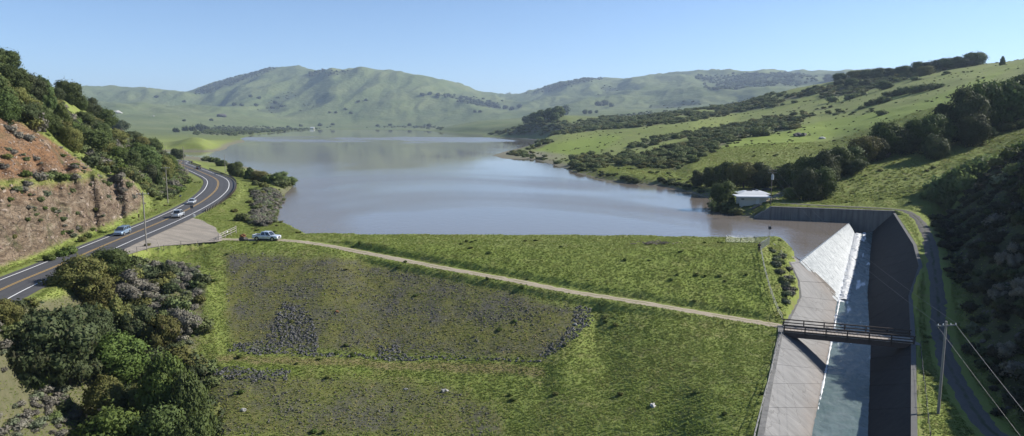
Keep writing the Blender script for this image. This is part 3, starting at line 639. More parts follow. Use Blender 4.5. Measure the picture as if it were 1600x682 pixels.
def foam_material():
    m, t, b = mat_new('white_water'); N = NT(t)
    uv = N.n('ShaderNodeUVMap'); uv.uv_map = 'flow'
    s1 = N.noise(1.0, 4, 0.68, vec=N.scaled((2.6, 0.30, 1), uv.outputs[0])); s2 = N.noise(1.0, 4, 0.7, vec=N.scaled((5.0, 1.1, 1), uv.outputs[0]))
    sx = N.n('ShaderNodeSeparateXYZ'); N.l(uv.outputs[0], sx.inputs[0])
    cov = N.m('ADD', N.m('MULTIPLY', s1, 0.7), N.m('MULTIPLY', s2, 0.6)); cov = N.m('ADD', cov, N.m('MULTIPLY', sx.outputs['Y'], 0.008))
    c = N.ramp(cov, [(0.50, (0.050, 0.064, 0.072)), (0.61, (0.140, 0.168, 0.185)), (0.72, (0.310, 0.340, 0.362)), (0.90, (0.560, 0.580, 0.592))])
    N.l(c, b.inputs['Base Color']); b.inputs['Roughness'].default_value = 0.45; b.inputs['Specular IOR Level'].default_value = 0.3
    N.l(N.bump(cov, 0.7, 0.35), b.inputs['Normal']); return m
M_FOAM = foam_material()
wv, wf = weir_grid(260, 70, -0.06, 1.0, 0.16, 0.13)
fme = mesh_np('falling_water', wv, wf, True)
uvl = fme.uv_layers.new(name='flow'); li_ = np.empty(len(fme.loops), np.int32); fme.loops.foreach_get('vertex_index', li_)
uvv = np.stack([(li_ // 71) / 260 * 65.0, (li_ % 71) / 70 * 11.0], 1).astype(np.float32); uvl.data.foreach_set('uv', uvv.ravel())
tag(link('falling_water', fme, M_FOAM), kind='structure')
# water of the channel
CHL = [TF, tuple(np.array(TF) * 0.5 + np.array(TN) * 0.5), TN] + LWw[4::-1]
CHR = [RWw[7], RWw[6], tuple(np.array(RWw[5]) * 0.75 + np.array(RWw[4]) * 0.25)] + RWw[4::-1]
CHL = [(p[0], p[1], (p[2] + q[2]) / 2) for p, q in zip(CHL, CHR)]; CHR = [(q[0], q[1], p[2]) for p, q in zip(CHL, CHR)]
Ac, Bc = pair_stations(CHL, CHR, 0.45)
ncx = 44; cv = np.zeros((len(Ac), ncx + 1, 3))
for i in range(len(Ac)):
    d = Bc[i] - Ac[i]; a = Ac[i] - d * 0.05; b = Bc[i] + d * 0.06
    for j in range(ncx + 1): cv[i, j] = a + (b - a) * j / ncx
turb = sstep(112, 140, cv[..., 1])
cv[..., 2] += (0.10 + 0.16 * turb) * fbm(cv[..., 0] * 0.9, cv[..., 1] * 0.55, 4) * 1.6 + 0.05 * fbm(cv[..., 0] * 3, cv[..., 1] * 3, 2)
ci = np.arange(cv.shape[0] * (ncx + 1)).reshape(cv.shape[0], ncx + 1)
cme = mesh_np('channel_water', cv.reshape(-1, 3), np.stack([ci[:-1, :-1], ci[1:, :-1], ci[1:, 1:], ci[:-1, 1:]], -1).reshape(-1, 4), True)
toe_d, *_ = seg_dist(cv[..., 0], cv[..., 1], np.array([TF[:2], TN[:2]]))
fo = np.clip(1 - toe_d / (2.0 + 1.5 * fbm(cv[..., 0] * 0.6, cv[..., 1] * 0.6, 3)), 0, 1) ** 0.8
str_ = sstep(0.12, 0.34, fbm((cv[..., 0] - 0.53 * cv[..., 1]) * 0.55, cv[..., 1] * 0.11, 4) ) * sstep(96, 122, cv[..., 1]) * 0.75
at_ = cme.attributes.new('foam', 'FLOAT', 'POINT'); at_.data.foreach_set('value', np.clip(fo + str_, 0, 1).astype(np.float32).ravel())
def channel_material():
    m, t, b = mat_new('churned_water'); N = NT(t)
    f = N.noise(0.8, 4, 0.7, vec=N.rot(0.5, (1.0, 0.35, 1.0))); g = N.noise(2.6, 4, 0.75)
    c = N.mix(f, (0.070, 0.106, 0.100), (0.115, 0.156, 0.148))
    c = N.mix(N.ramp(N.noise(0.25, 4, 0.65), [(0.45, 0.0), (0.7, 0.7)]), c, (0.170, 0.205, 0.205))
    c = N.mix(N.ramp(N.m('ADD', N.m('MULTIPLY', N.attr('foam'), 0.9), N.m('MULTIPLY', g, 0.35)), [(0.30, 0.0), (0.75, 1.0)]), c, (0.760, 0.780, 0.790))
    N.l(c, b.inputs['Base Color']); b.inputs['IOR'].default_value = 1.33; b.inputs['Roughness'].default_value = 0.22
    N.l(N.bump(N.m('ADD', f, N.m('MULTIPLY', g, 0.5)), 0.45, 0.3), b.inputs['Normal']); return m
tag(link('channel_water', cme, channel_material()), kind='structure')
# line of foam lapping the left bank, froth at the foot of the weir
def froth(pts, wdt, h, n, seed, amp):
    P = resample(pts, n); v = []; f = []; R = 5; r_ = np.random.default_rng(seed)
    for i in range(n):
        d = P[min(i + 1, n - 1)] - P[max(i - 1, 0)]; d[2] = 0; d /= np.linalg.norm(d) + 1e-9; nn = np.array([d[1], -d[0], 0])
        wv_ = wdt * (0.55 + 0.9 * r_.random())
        for k in range(R + 1):
            s = k / R - 0.5; v.append(tuple(P[i] + nn * s * wv_ + np.array([0, 0, h * (1 - 4 * s * s) + amp * r_.normal() * (1 - 4 * s * s)])))
    for i in range(n - 1):
        for k in range(R): q = i * (R + 1) + k; f.append((q, q + 1, q + R + 2, q + R + 1))
    return mesh_np('froth', v, f, True)
M_FROTH = simple('froth', (0.62, 0.63, 0.63), 0.7, var=0.12, scale=2.0)
lw_line = [(p[0] + 0.12, p[1], c[2] + 0.05) for p, c in zip(LWw[5::-1], [TN] + LWw[4::-1])]
zc = lambda p: (CHL[-1][2] if p[1] < 80 else float(np.interp(p[1], [q[1] for q in CHL[::-1]], [q[2] for q in CHL[::-1]])))
lw_line = [(p[0], p[1], zc(p) + 0.06) for p in lw_line]
tag(link('bank_foam', froth(lw_line, 0.28, 0.05, 150, 3, 0.03), M_FROTH), kind='stuff')
toe_line = [(a[0] + 0.7, a[1] - 0.5, zc(a) + 0.1) for a in (TN, tuple(np.array(TF) * 0.5 + np.array(TN) * 0.5), TF)]
edge_l = [tuple(weir_pt(0.0, t_, 0.22)) for t_ in np.linspace(0, 1, 12)]; tag(link('edge_foam', froth(edge_l, 0.32, 0.06, 60, 8, 0.03), M_FROTH), kind='stuff')
tag(link('toe_froth', froth(toe_line, 1.5, 0.10, 420, 5, 0.12), M_FROTH), kind='stuff')
# headwall across the far end of the spillway
head = empty('headwall', (HW_A[0], HW_A[1], 0)); tag(head, 'stained concrete retaining wall closing the far end of the spillway', 'wall')
ha, hb = np.array(PZ(1205, 323.5, 3.5)), np.array(HW_B); hd = (hb - ha); hl = np.linalg.norm(hd[:2]); hd /= np.linalg.norm(hd); hn = np.array([hd[1], -hd[0], 0.0])
foot = np.array(PZ(1186, 339.5, 0.0)); nseg = 6
for i in range(nseg):
    a = ha + hd * (hl * i / nseg + 0.03) + hn * 0.6; b = ha + hd * (hl * (i + 1) / nseg - 0.03) + hn * 0.6
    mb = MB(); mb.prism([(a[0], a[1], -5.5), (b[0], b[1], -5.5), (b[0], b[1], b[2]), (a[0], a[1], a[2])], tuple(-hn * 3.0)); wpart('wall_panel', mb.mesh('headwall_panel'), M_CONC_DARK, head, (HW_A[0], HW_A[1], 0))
mb = MB(); a = ha + hn * 0.6; fo_ = ha - hd * 4.6 + hn * 0.6
mb.prism([(a[0] - hd[0] * 0.03, a[1] - hd[1] * 0.03, -2), (a[0] - hd[0] * 0.03, a[1] - hd[1] * 0.03, 3.5), (fo_[0], fo_[1], 0.3), (fo_[0], fo_[1], -2)], tuple(-hn * 3.0)); wpart('wing_panel', mb.mesh('wing'), M_CONC_DARK, head, (HW_A[0], HW_A[1], 0))
mb = MB(); a = ha + hn * 0.72; b = hb + hn * 0.72; mb.prism([(a[0], a[1], 3.5), (a[0], a[1], 3.66), tuple(np.array((a[0], a[1], 3.66)) - hn * 1.0), tuple(np.array((a[0], a[1], 3.5)) - hn * 1.0)], (b[0] - a[0], b[1] - a[1], 0)); wpart('coping', mb.mesh('headcope'), M_CONC_DARK, head, (HW_A[0], HW_A[1], 0))
# ------------------------------------------------------------------ bridge
M_WOOD_DARK = simple('dark_timber', (0.050, 0.036, 0.028), 0.85, var=0.3, scale=6)
M_WOOD_PALE = simple('weathered_planks', (0.330, 0.290, 0.250), 0.9, var=0.25, scale=5)
M_STEEL_RUST = simple('rusty_girder', (0.075, 0.052, 0.042), 0.8, var=0.3, scale=3)
BA, BB = Vector(PZ(1224, 514.5, -4.5)), Vector(PZ(1425, 533, -4.5))
bdir = (BB - BA).normalized(); bnr = Vector((bdir.y, -bdir.x, 0)); BL = (BB - BA).length; BW = 3.3
bridge = empty('footbridge', BA); bridge.matrix_world = Matrix.Translation(BA); tag(bridge, 'narrow timber bridge with dark railings crossing the spillway channel', 'bridge')
def bpt(s, off, z): return BA + bdir * s + bnr * off + Vector((0, 0, z)) - BA
brz = math.atan2(bdir.y, bdir.x)
npl = 34
for k in range(npl):
    s0 = BL * k / npl + 0.02; s1 = BL * (k + 1) / npl - 0.02; c = bpt((s0 + s1) / 2, 0, 0.05 + 0.012 * ((k * 7) % 3))
    part('plank', MB().box(c, (s1 - s0, BW, 0.10), brz).mesh('plank'), M_WOOD_PALE, bridge)
for off in (-1.35, 0, 1.35):
    part('girder', MB().box(bpt(BL / 2, off, -0.42), (BL, 0.28, 0.80), brz).mesh('girder'), M_STEEL_RUST, bridge)
for side in (-1, 1):
    part('kerb_beam', MB().box(bpt(BL / 2, side * 1.58, 0.20), (BL, 0.20, 0.20), brz).mesh('kerb_beam'), M_WOOD_DARK, bridge)
    part('top_rail', MB().box(bpt(BL / 2, side * 1.68, 1.16), (BL + 0.3, 0.12, 0.16), brz).mesh('rail'), M_WOOD_DARK, bridge)
    part('middle_rail', MB().box(bpt(BL / 2, side * 1.655, 0.66), (BL + 0.2, 0.07, 0.16), brz).mesh('rail'), M_WOOD_DARK, bridge)
    for k in range(7):
        part('post', MB().box(bpt(0.08 + (BL - 0.16) * k / 6, side * 1.77, 0.36), (0.17, 0.13, 1.75), brz).mesh('post'), M_WOOD_DARK, bridge)
for e in (0, 1):
    part('abutment', MB().box(bpt(-0.35 + e * (BL + 0.7), 0, -0.75), (0.9, 3.9, 1.55), brz).mesh('abutment'), M_CONC_DARK, bridge)
# ------------------------------------------------------------------ road
def asphalt_material():
    m, t, b = mat_new('asphalt'); N = NT(t); a = N.attr('across'); f = N.noise(0.5, 4, 0.65); g = N.noise(14, 2, 0.6)
    c = N.mix(f, (0.046, 0.046, 0.050), (0.066, 0.066, 0.070))
    c = N.mix(N.ramp(a, [(0.0, 0.55), (0.13, 0.1), (0.2, 0.0), (0.26, 0.35), (0.32, 0.0), (0.42, 0.4), (0.5, 0.0), (0.58, 0.35), (0.66, 0.0), (0.74, 0.4), (0.82, 0.0), (0.87, 0.2), (1.0, 0.6)]), c, (0.084, 0.083, 0.084))
    c = N.mix(N.ramp(g, [(0.5, 0.0), (0.7, 0.35)]), c, (0.110, 0.108, 0.105))
    c = N.mix(N.ramp(N.noise(1.0, 3, 0.6, vec=N.rot(-0.15, (0.9, 0.08, 1))), [(0.60, 0.0), (0.68, 0.45)]), c, (0.030, 0.030, 0.032))
    N.l(c, b.inputs['Base Color']); b.inputs['Roughness'].default_value = 0.85; b.inputs['Specular IOR Level'].default_value = 0.3
    N.l(N.bump(g, 0.2, 0.02), b.inputs['Normal']); return m
RD = catmull(road_w, 16)
RT_ = np.gradient(RD[:, :2], axis=0); RT_ /= np.linalg.norm(RT_, axis=1)[:, None]; RN = np.stack([RT_[:, 1], -RT_[:, 0]], 1)   # +RN is the lake side
wid = 1 + 0.16 * np.exp(-((RD[:, 1] - 262) / 60) ** 2)            # wider through the bend
def ribbon(name, o0, o1, zlift, nx=1, i0=0, i1=None, dash=None):
    i1 = len(RD) if i1 is None else i1; v = []; f = []; ac = []
    for i in range(i0, i1):
        for k in range(nx + 1):
            o = (o0 + (o1 - o0) * k / nx) * wid[i]; v.append((RD[i, 0] + RN[i, 0] * o, RD[i, 1] + RN[i, 1] * o, RD[i, 2] + zlift)); ac.append(k / nx)
    for i in range(i1 - i0 - 1):
        if dash and (i // dash) % 2: continue
        for k in range(nx): q = i * (nx + 1) + k; f.append((q, q + 1, q + nx + 2, q + nx + 1))
    me = mesh_np(name, v, f, True); a = me.attributes.new('across', 'FLOAT', 'POINT'); a.data.foreach_set('value', np.array(ac, np.float32)); return me
tag(link('road', ribbon('road', -4.7, 5.6, 0.0, 24), asphalt_material()), kind='structure')
M_WHITE = simple('white_road_paint', (0.70, 0.70, 0.68), 0.7, var=0.2, scale=1.2)
M_YELLOW = simple('yellow_road_paint', (0.420, 0.265, 0.070), 0.7, var=0.2, scale=1.2)
tag(link('road_edge_line', ribbon('line', -3.55, -3.35, 0.012), M_WHITE), kind='structure'); tag(link('road_edge_line', ribbon('line', 3.35, 3.55, 0.012), M_WHITE), kind='structure')
for o in (-0.24, 0.10): tag(link('road_centre_line', ribbon('line', o, o + 0.15, 0.012), M_YELLOW), kind='structure')
# pull-off of pale gravel, dirt tracks
def gravel_material(name, c0, c1, scale=0.5):
    m, t, b = mat_new(name); N = NT(t); f = N.noise(scale, 5, 0.7); g = N.noise(6, 3, 0.7)
    c = N.mix(f, c0, c1); c = N.mix(N.ramp(g, [(0.35, 0.5), (0.6, 0.0)]), c, tuple(q * 0.6 for q in c0))
    c = N.mix(N.ramp(N.noise(0.6, 4, 0.6, vec=N.rot(0.9, (1, 0.12, 1))), [(0.46, 0.0), (0.60, 0.8)]), c, tuple(q * 0.55 for q in c1))
    N.l(c, b.inputs['Base Color']); b.inputs['Roughness'].default_value = 0.95; b.inputs['Specular IOR Level'].default_value = 0.15
    N.l(N.bump(g, 0.4, 0.06), b.inputs['Normal']); return m
M_GRAVEL = gravel_material('pale_gravel', (0.250, 0.218, 0.178), (0.390, 0.350, 0.295)); M_DIRT = gravel_material('dirt_track', (0.240, 0.200, 0.150), (0.400, 0.350, 0.275)); M_DIRT_DARK = gravel_material('dark_gravel_track', (0.130, 0.120, 0.108), (0.210, 0.195, 0.175))
bm = bmesh.new(); cx, cy = PULL.mean(0)
pv = [bm.verts.new((cx + (p[0] - cx) * 0.985 + 0.25 * math.sin(i * 5.1), cy + (p[1] - cy) * 0.985, 3.56)) for i, p in enumerate(catmull([tuple(p) for p in PULL] + [tuple(PULL[0])], 5)[:-1])]
bmesh.ops.triangulate(bm, faces=[bm.faces.new(pv)]); pme = bpy.data.meshes.new('pulloff'); bm.to_mesh(pme); bm.free()
tag(link('gravel_pulloff', pme, M_GRAVEL), kind='structure')
def track_mesh(L, hw, lift, name, nx=6, wob=0.12):
    T = np.gradient(L[:, :2], axis=0); T /= np.linalg.norm(T, axis=1)[:, None]; Nn = np.stack([T[:, 1], -T[:, 0]], 1); v = []; f = []; ac = []
    r_ = np.random.default_rng(4)
    for i in range(len(L)):
        wl, wr_ = hw * (1 + wob * r_.normal()), hw * (1 + wob * r_.normal())
        for k in range(nx + 1):
            o = -wl + (wl + wr_) * k / nx; x, y = L[i, 0] + Nn[i, 0] * o, L[i, 1] + Nn[i, 1] * o
            edge = abs(2 * k / nx - 1) > 0.99
            v.append((x, y, L[i, 2] + (lift if not edge else -0.06))); ac.append(k / nx)
    for i in range(len(L) - 1):
        for k in range(nx): q = i * (nx + 1) + k; f.append((q, q + 1, q + nx + 2, q + nx + 1))
    me = mesh_np(name, v, f, True); a = me.attributes.new('across', 'FLOAT', 'POINT'); a.data.foreach_set('value', np.array(ac, np.float32)); return me
def track_material(name, dirt0, dirt1, grass):
    m, t, b = mat_new(name); N = NT(t); a = N.attr('across'); f = N.noise(0.7, 5, 0.7); g = N.noise(7, 3, 0.7)
    c = N.mix(f, dirt0, dirt1); c = N.mix(N.ramp(g, [(0.35, 0.4), (0.6, 0.0)]), c, tuple(q * 0.6 for q in dirt0))
    gm = N.m('MULTIPLY', N.ramp(a, [(0.36, 0.0), (0.46, 0.8), (0.54, 0.8), (0.64, 0.0)]), N.ramp(N.noise(0.35, 4, 0.6), [(0.38, 0.0), (0.55, 1.0)]))
    c = N.mix(gm, c, grass); N.l(c, b.inputs['Base Color']); b.inputs['Roughness'].default_value = 0.95; b.inputs['Specular IOR Level'].default_value = 0.15
    N.l(N.bump(g, 0.4, 0.06), b.inputs['Normal']); return m
tag(link('dirt_track', track_mesh(catmull(TRACK[::4], 6), 1.25, 0.03, 'dirt_track'), track_material('dirt_track_cover', (0.240, 0.200, 0.150), (0.400, 0.350, 0.275), (0.120, 0.125, 0.045))), kind='structure')
tag(link('service_track', track_mesh(catmull(SRV[::4], 6), 1.15, 0.03, 'service_track'), track_material('service_track_cover', (0.080, 0.077, 0.072), (0.140, 0.132, 0.122), (0.045, 0.052, 0.022))), kind='structure')
LANE = catmull([PZ(*p) for p in ((1196, 316, 3.7), (1212, 309, 3.6), (1222, 302, 3.6), (1232, 296, 3.7), (1240, 291, 4.0))], 6)
LANE[:, 2] = H(LANE[:, 0], LANE[:, 1]) + 0.05
tag(link('dirt_lane', track_mesh(LANE, 1.9, 0.06, 'dirt_lane', wob=0.06), M_DIRT), kind='structure')
# ------------------------------------------------------------------ air
haze_mat = bpy.data.materials.new('haze'); haze_mat.use_nodes = True; ht = haze_mat.node_tree; ht.nodes.clear()
ho = ht.nodes.new('ShaderNodeOutputMaterial'); hv = ht.nodes.new('ShaderNodeVolumePrincipled'); hv.inputs['Color'].default_value = (0.62, 0.78, 1.0, 1); hv.inputs['Density'].default_value = 0.000072; hv.inputs['Anisotropy'].default_value = 0.2
ht.links.new(hv.outputs[0], ho.inputs['Volume'])
hb_ = MB(); hx0, hx1 = -16500, 17500; hz0, hz1 = float(GZ.min()) - 3, max(float(GZ.max()), 60) + 40
hb_.box(((hx0 + hx1) / 2, 7200, (hz0 + hz1) / 2), (hx1 - hx0, 15200, hz1 - hz0)); haze = link('haze', hb_.mesh('haze'), haze_mat); tag(haze, kind='stuff')
# ------------------------------------------------------------------ scattering (grass, rubble, brush): points that carry instances
def scatter_nodes(name, variants):
    g = bpy.data.node_groups.new(name, 'GeometryNodeTree')
    g.interface.new_socket('Geometry', in_out='INPUT', socket_type='NodeSocketGeometry'); g.interface.new_socket('Geometry', in_out='OUTPUT', socket_type='NodeSocketGeometry')
    gi = g.nodes.new('NodeGroupInput'); go = g.nodes.new('NodeGroupOutput'); j = g.nodes.new('GeometryNodeJoinGeometry')
    for v in reversed(variants):
        oi = g.nodes.new('GeometryNodeObjectInfo'); oi.inputs['Object'].default_value = v; oi.inputs['As Instance'].default_value = True; g.links.new(oi.outputs['Geometry'], j.inputs[0])
    ip = g.nodes.new('GeometryNodeInstanceOnPoints'); ip.inputs['Pick Instance'].default_value = True
    def na(n, t):
        a = g.nodes.new('GeometryNodeInputNamedAttribute'); a.data_type = t; a.inputs['Name'].default_value = n; return a.outputs['Attribute']
    e = g.nodes.new('FunctionNodeEulerToRotation'); g.links.new(na('rot', 'FLOAT_VECTOR'), e.inputs[0])
    mp = g.nodes.new('GeometryNodeMeshToPoints'); g.links.new(gi.outputs[0], mp.inputs[0])
    g.links.new(mp.outputs[0], ip.inputs['Points']); g.links.new(j.outputs[0], ip.inputs['Instance']); g.links.new(na('pick', 'INT'), ip.inputs['Instance Index'])
    g.links.new(e.outputs[0], ip.inputs['Rotation']); g.links.new(na('scl', 'FLOAT_VECTOR'), ip.inputs['Scale']); g.links.new(ip.outputs[0], go.inputs[0]); return g
def scatter(name, pts, scl, variants, tone=None, tilt=0.15, kind='stuff', label=None):
    n = len(pts)
    if n == 0: return None
    me = bpy.data.meshes.new(name); me.vertices.add(n); me.vertices.foreach_set('co', np.asarray(pts, np.float32).ravel())
    rot = np.stack([rng.normal(0, tilt, n), rng.normal(0, tilt, n), rng.uniform(0, 6.283, n)], 1).astype(np.float32)
    scl = np.asarray(scl, np.float32); scl = np.repeat(scl[:, None], 3, 1) if scl.ndim == 1 else scl
    a = me.attributes.new('rot', 'FLOAT_VECTOR', 'POINT'); a.data.foreach_set('vector', rot.ravel())
    a = me.attributes.new('scl', 'FLOAT_VECTOR', 'POINT'); a.data.foreach_set('vector', scl.ravel())
    a = me.attributes.new('pick', 'INT', 'POINT'); a.data.foreach_set('value', rng.integers(0, len(variants), n).astype(np.int32))
    a = me.attributes.new('tone', 'FLOAT', 'POINT'); a.data.foreach_set('value', (rng.random(n) if tone is None else np.asarray(tone)).astype(np.float32))
    o = link(name, me); md = o.modifiers.new('scatter', 'NODES'); md.node_group = scatter_nodes(name, variants); tag(o, label, kind=kind); return o
dS = gs[1] - gs[0]; CA = np.zeros(GX.shape); CA[:-1] = (gy[1:] - gy[:-1])[:, None] * dS * GY[:-1]
NOT_WATER = ~in_poly(GX, GY, LAKE)
def sample(weight, dens, slope_max=None):
    """random ground points, dens per square metre where weight is 1"""
    ex = CA * weight * dens; cnt = rng.poisson(np.clip(ex, 0, 400)); cnt[-1] = 0; cnt[:, -1] = 0
    i, j = np.nonzero(cnt); r = cnt[i, j]; i = np.repeat(i, r); j = np.repeat(j, r)
    y = gy[i] + rng.random(len(i)) * (gy[i + 1] - gy[i]); s = gs[j] + rng.random(len(i)) * dS; x = s * y
    return np.stack([x, y, H(x, y)], 1), i, j
KEEP = NOT_WATER.copy()
def clear_of(L, r, ymax=620):
    m = (GY < ymax); d, *_ = seg_dist(GX[m], GY[m], np.asarray(L)[:, :2]); k = KEEP[m]; k &= d > r; KEEP[m] = k
clear_of(ROAD, 6.2); clear_of(TRACK, 1.5, 180); clear_of(SRV, 2.0, 240)
m_ = GY < 240; KEEP[m_] &= ~in_poly(GX[m_], GY[m_], PULL); dcx, *_ = seg_dist(GX[m_], GY[m_], CHAN, True); KEEP[m_] &= ~in_poly(GX[m_], GY[m_], CHAN) & (dcx > 1.0)
INV = (GU > -120) & (GU < 1800) & (GV < 900)
KEEP &= INV
# ------------------------------------------------------------------ leaves
def leaf_material(name, c0, c1, c2=None, trans=0.25):
    m = bpy.data.materials.new(name); m.use_nodes = True; t = m.node_tree; b = t.nodes['Principled BSDF']; N = NT(t)
    oi = N.n('ShaderNodeObjectInfo'); ge = N.n('ShaderNodeNewGeometry'); tc = N.n('ShaderNodeTexCoord')
    f = N.noise(0.5, 3, 0.6, vec=tc.outputs['Object'])
    c = N.mix(N.ramp(f, [(0.35, 0.0), (0.65, 1.0)]), c0, c1)
    c = N.mix(N.m('MULTIPLY', ge.outputs['Random Per Island'], 0.6), c, tuple(q * 1.45 for q in c1))
    if c2: c = N.mix(N.ramp(N.noise(0.9, 2, 0.5, vec=tc.outputs['Object']), [(0.58, 0.0), (0.70, 0.8)]), c, c2)
    hs_ = N.n('ShaderNodeHueSaturation'); N.l(c, hs_.inputs['Color']); N.l(N.m('ADD', N.m('MULTIPLY', oi.outputs['Random'], 0.026), 0.484), hs_.inputs['Hue'])
    N.l(N.m('ADD', N.m('MULTIPLY', oi.outputs['Random'], 0.45), 0.78), hs_.inputs['Value'])
    N.l(hs_.outputs[0], b.inputs['Base Color']); b.inputs['Roughness'].default_value = 0.7; b.inputs['Specular IOR Level'].default_value = 0.2
    at_n = N.n('ShaderNodeAttribute'); at_n.attribute_name = 'lump'; vt = N.n('ShaderNodeVectorTransform'); vt.vector_type = 'NORMAL'; vt.convert_from = 'OBJECT'; vt.convert_to = 'WORLD'; N.l(at_n.outputs['Vector'], vt.inputs[0])
    v1 = N.n('ShaderNodeVectorMath'); v1.operation = 'MULTIPLY_ADD'; N.l(ge.outputs['Normal'], v1.inputs[0]); v1.inputs[1].default_value = (0.8, 0.8, 0.8); N.l(vt.outputs[0], v1.inputs[2]); v2 = N.n('ShaderNodeVectorMath'); v2.operation = 'NORMALIZE'; N.l(v1.outputs[0], v2.inputs[0]); N.l(v2.outputs[0], b.inputs['Normal'])
    tr = N.n('ShaderNodeBsdfTranslucent'); N.l(hs_.outputs[0], tr.inputs['Color']); mx = N.n('ShaderNodeMixShader'); mx.inputs[0].default_value = trans
    N.l(b.outputs[0], mx.inputs[1]); N.l(tr.outputs[0], mx.inputs[2]); N.l(mx.outputs[0], t.nodes['Material Output'].inputs[0]); return m
LEAF = {
 'bay': leaf_material('bay_leaves', (0.034, 0.054, 0.016), (0.072, 0.100, 0.028)),
 'fresh': leaf_material('fresh_leaves', (0.045, 0.070, 0.015), (0.085, 0.116, 0.026)),
 'olive': leaf_material('olive_leaves', (0.070, 0.080, 0.022), (0.130, 0.132, 0.038), (0.120, 0.096, 0.038)),
 'dark': leaf_material('dark_leaves', (0.030, 0.042, 0.017), (0.060, 0.075, 0.030), (0.074, 0.068, 0.036)),
 'grey': leaf_material('grey_twigs', (0.085, 0.080, 0.062), (0.160, 0.148, 0.120), (0.085, 0.095, 0.045), 0.1),
 'sage': leaf_material('sage_leaves', (0.075, 0.092, 0.052), (0.140, 0.160, 0.098), None, 0.15),
 'brush': leaf_material('brush_leaves', (0.066, 0.090, 0.030), (0.118, 0.142, 0.052), (0.130, 0.128, 0.070)),
 'shade': leaf_material('shade_dark_leaves', (0.016, 0.019, 0.011), (0.036, 0.038, 0.021), (0.045, 0.036, 0.024), 0.1),  # dark leaves taken darker: the right slope's shade is put into the colour
 'willow': leaf_material('willow_leaves', (0.070, 0.105, 0.030), (0.125, 0.165, 0.058), None, 0.35),
}
M_BARK = simple('bark', (0.105, 0.085, 0.065), 0.95, var=0.4, scale=6)
def ico(sub=1):
    bm = bmesh.new(); bmesh.ops.create_icosphere(bm, subdivisions=sub, radius=1); v = np.array([p.co[:] for p in bm.verts]); f = np.array([[q.index for q in p.verts] for p in bm.faces]); bm.free(); return v, f
ICO1, ICO2 = ico(1), ico(2)
def foliage_mesh(name, blobs, n, size, seed, flat=0.6, core=0.74, droop=0.0, loose=0.0):
    """leaf-sized faces through a crown made of lumps, with a leafy dark inside"""
    r = np.random.default_rng(seed); V = []; F = []; LN = []; base = 0
    CEN = np.mean([b[:3] for b in blobs], 0)
    vol = np.array([b[3] * b[4] + b[4] * b[5] + b[3] * b[5] for b in blobs]); cnt = np.maximum(8, (n * vol / vol.sum()).astype(int))
    for b, k in zip(blobs, cnt):
        c = np.array(b[:3]); R = np.array(b[3:6])
        d = r.normal(size=(k, 3)); d[:, 2] += 0.25; d /= np.linalg.norm(d, axis=1)[:, None]
        lump = 1 + 0.16 * np.sin(d[:, 0] * 5 + seed) * np.sin(d[:, 1] * 6 + 2) + 0.10 * np.sin(d[:, 2] * 9 + d[:, 0] * 7)
        rad = np.where(r.random(k) < 0.14, 1.05 + 0.22 * r.random(k), 0.80 + 0.24 * r.random(k)) * lump * (1 + loose * r.normal(size=k))
        p = c + d * R * rad[:, None]
        nrm = d + r.normal(scale=flat, size=(k, 3)); nrm /= np.linalg.norm(nrm, axis=1)[:, None]
        t = np.cross(nrm, r.normal(size=(k, 3))); t /= np.linalg.norm(t, axis=1)[:, None] + 1e-9; t[:, 2] -= droop; u = np.cross(nrm, t)
        s = size * (0.55 + 0.9 * r.random(k))[:, None]
        q = np.stack([p - t * s * 0.6, p + u * s * 0.42 - t * s * .05, p + t * s * 0.7 + nrm * s * 0.15, p - u * s * 0.42 - t * s * .05], 1)
        V.append(q.reshape(-1, 3)); LN.append(np.repeat(d + 0.35 * (c - CEN) / (np.abs(c - CEN).max() + 1e-6), 4, 0)); F.append(np.arange(k * 4).reshape(k, 4) + base); base += k * 4
    F4 = np.concatenate(F); cv_, cf = ICO2; CVv = []; CF = []
    for b in blobs:
        lum = 1 + 0.15 * np.sin(cv_[:, 0] * 5 + seed) * np.sin(cv_[:, 1] * 6 + 2) + 0.08 * r.normal(size=len(cv_))
        CVv.append(cv_ * lum[:, None] * np.array(b[3:6]) * core + np.array(b[:3])); CF.append(cf + base); base += len(cv_); LN.append(cv_.copy())
    verts = np.concatenate(V + CVv); tri = np.concatenate(CF); faces = [tuple(q) for q in F4.tolist()] + [tuple(q) for q in tri.tolist()]
    me = bpy.data.meshes.new(name); me.from_pydata(verts.tolist(), [], faces)
    a_ = me.attributes.new('lump', 'FLOAT_VECTOR', 'POINT'); a_.data.foreach_set('vector', np.concatenate(LN).astype(np.float32).ravel()); return me
def trunk_mesh(h, r0, seed, limbs=5, spread=0.28, lean=0.05):
    r = random.Random(seed); mb = MB(); p = Vector((0, 0, -0.6)); rad = r0; pts = []
    for k in range(5):
        q = Vector((r.uniform(-1, 1) * lean * h, r.uniform(-1, 1) * lean * h, h * (k + 1) / 5)); mb.bar(p, q, rad, rad * 0.8, 7); p = q; rad *= 0.8; pts.append((q, rad))
    for k in range(limbs):
        b, rr = pts[min(4, 1 + k % 4)]; a = k * 2.4 + r.random(); L = h * r.uniform(0.3, 0.55)
        e = b + Vector((math.cos(a) * L * spread * 2.2, math.sin(a) * L * spread * 2.2, L * 0.75)); mid = b.lerp(e, 0.5) + Vector((0, 0, -0.08 * L)); mb.bar(b, mid, rr * 0.6, rr * 0.4, 5); mb.bar(mid, e, rr * 0.4, rr * 0.12, 5)
    return mb.mesh('trunk', True)
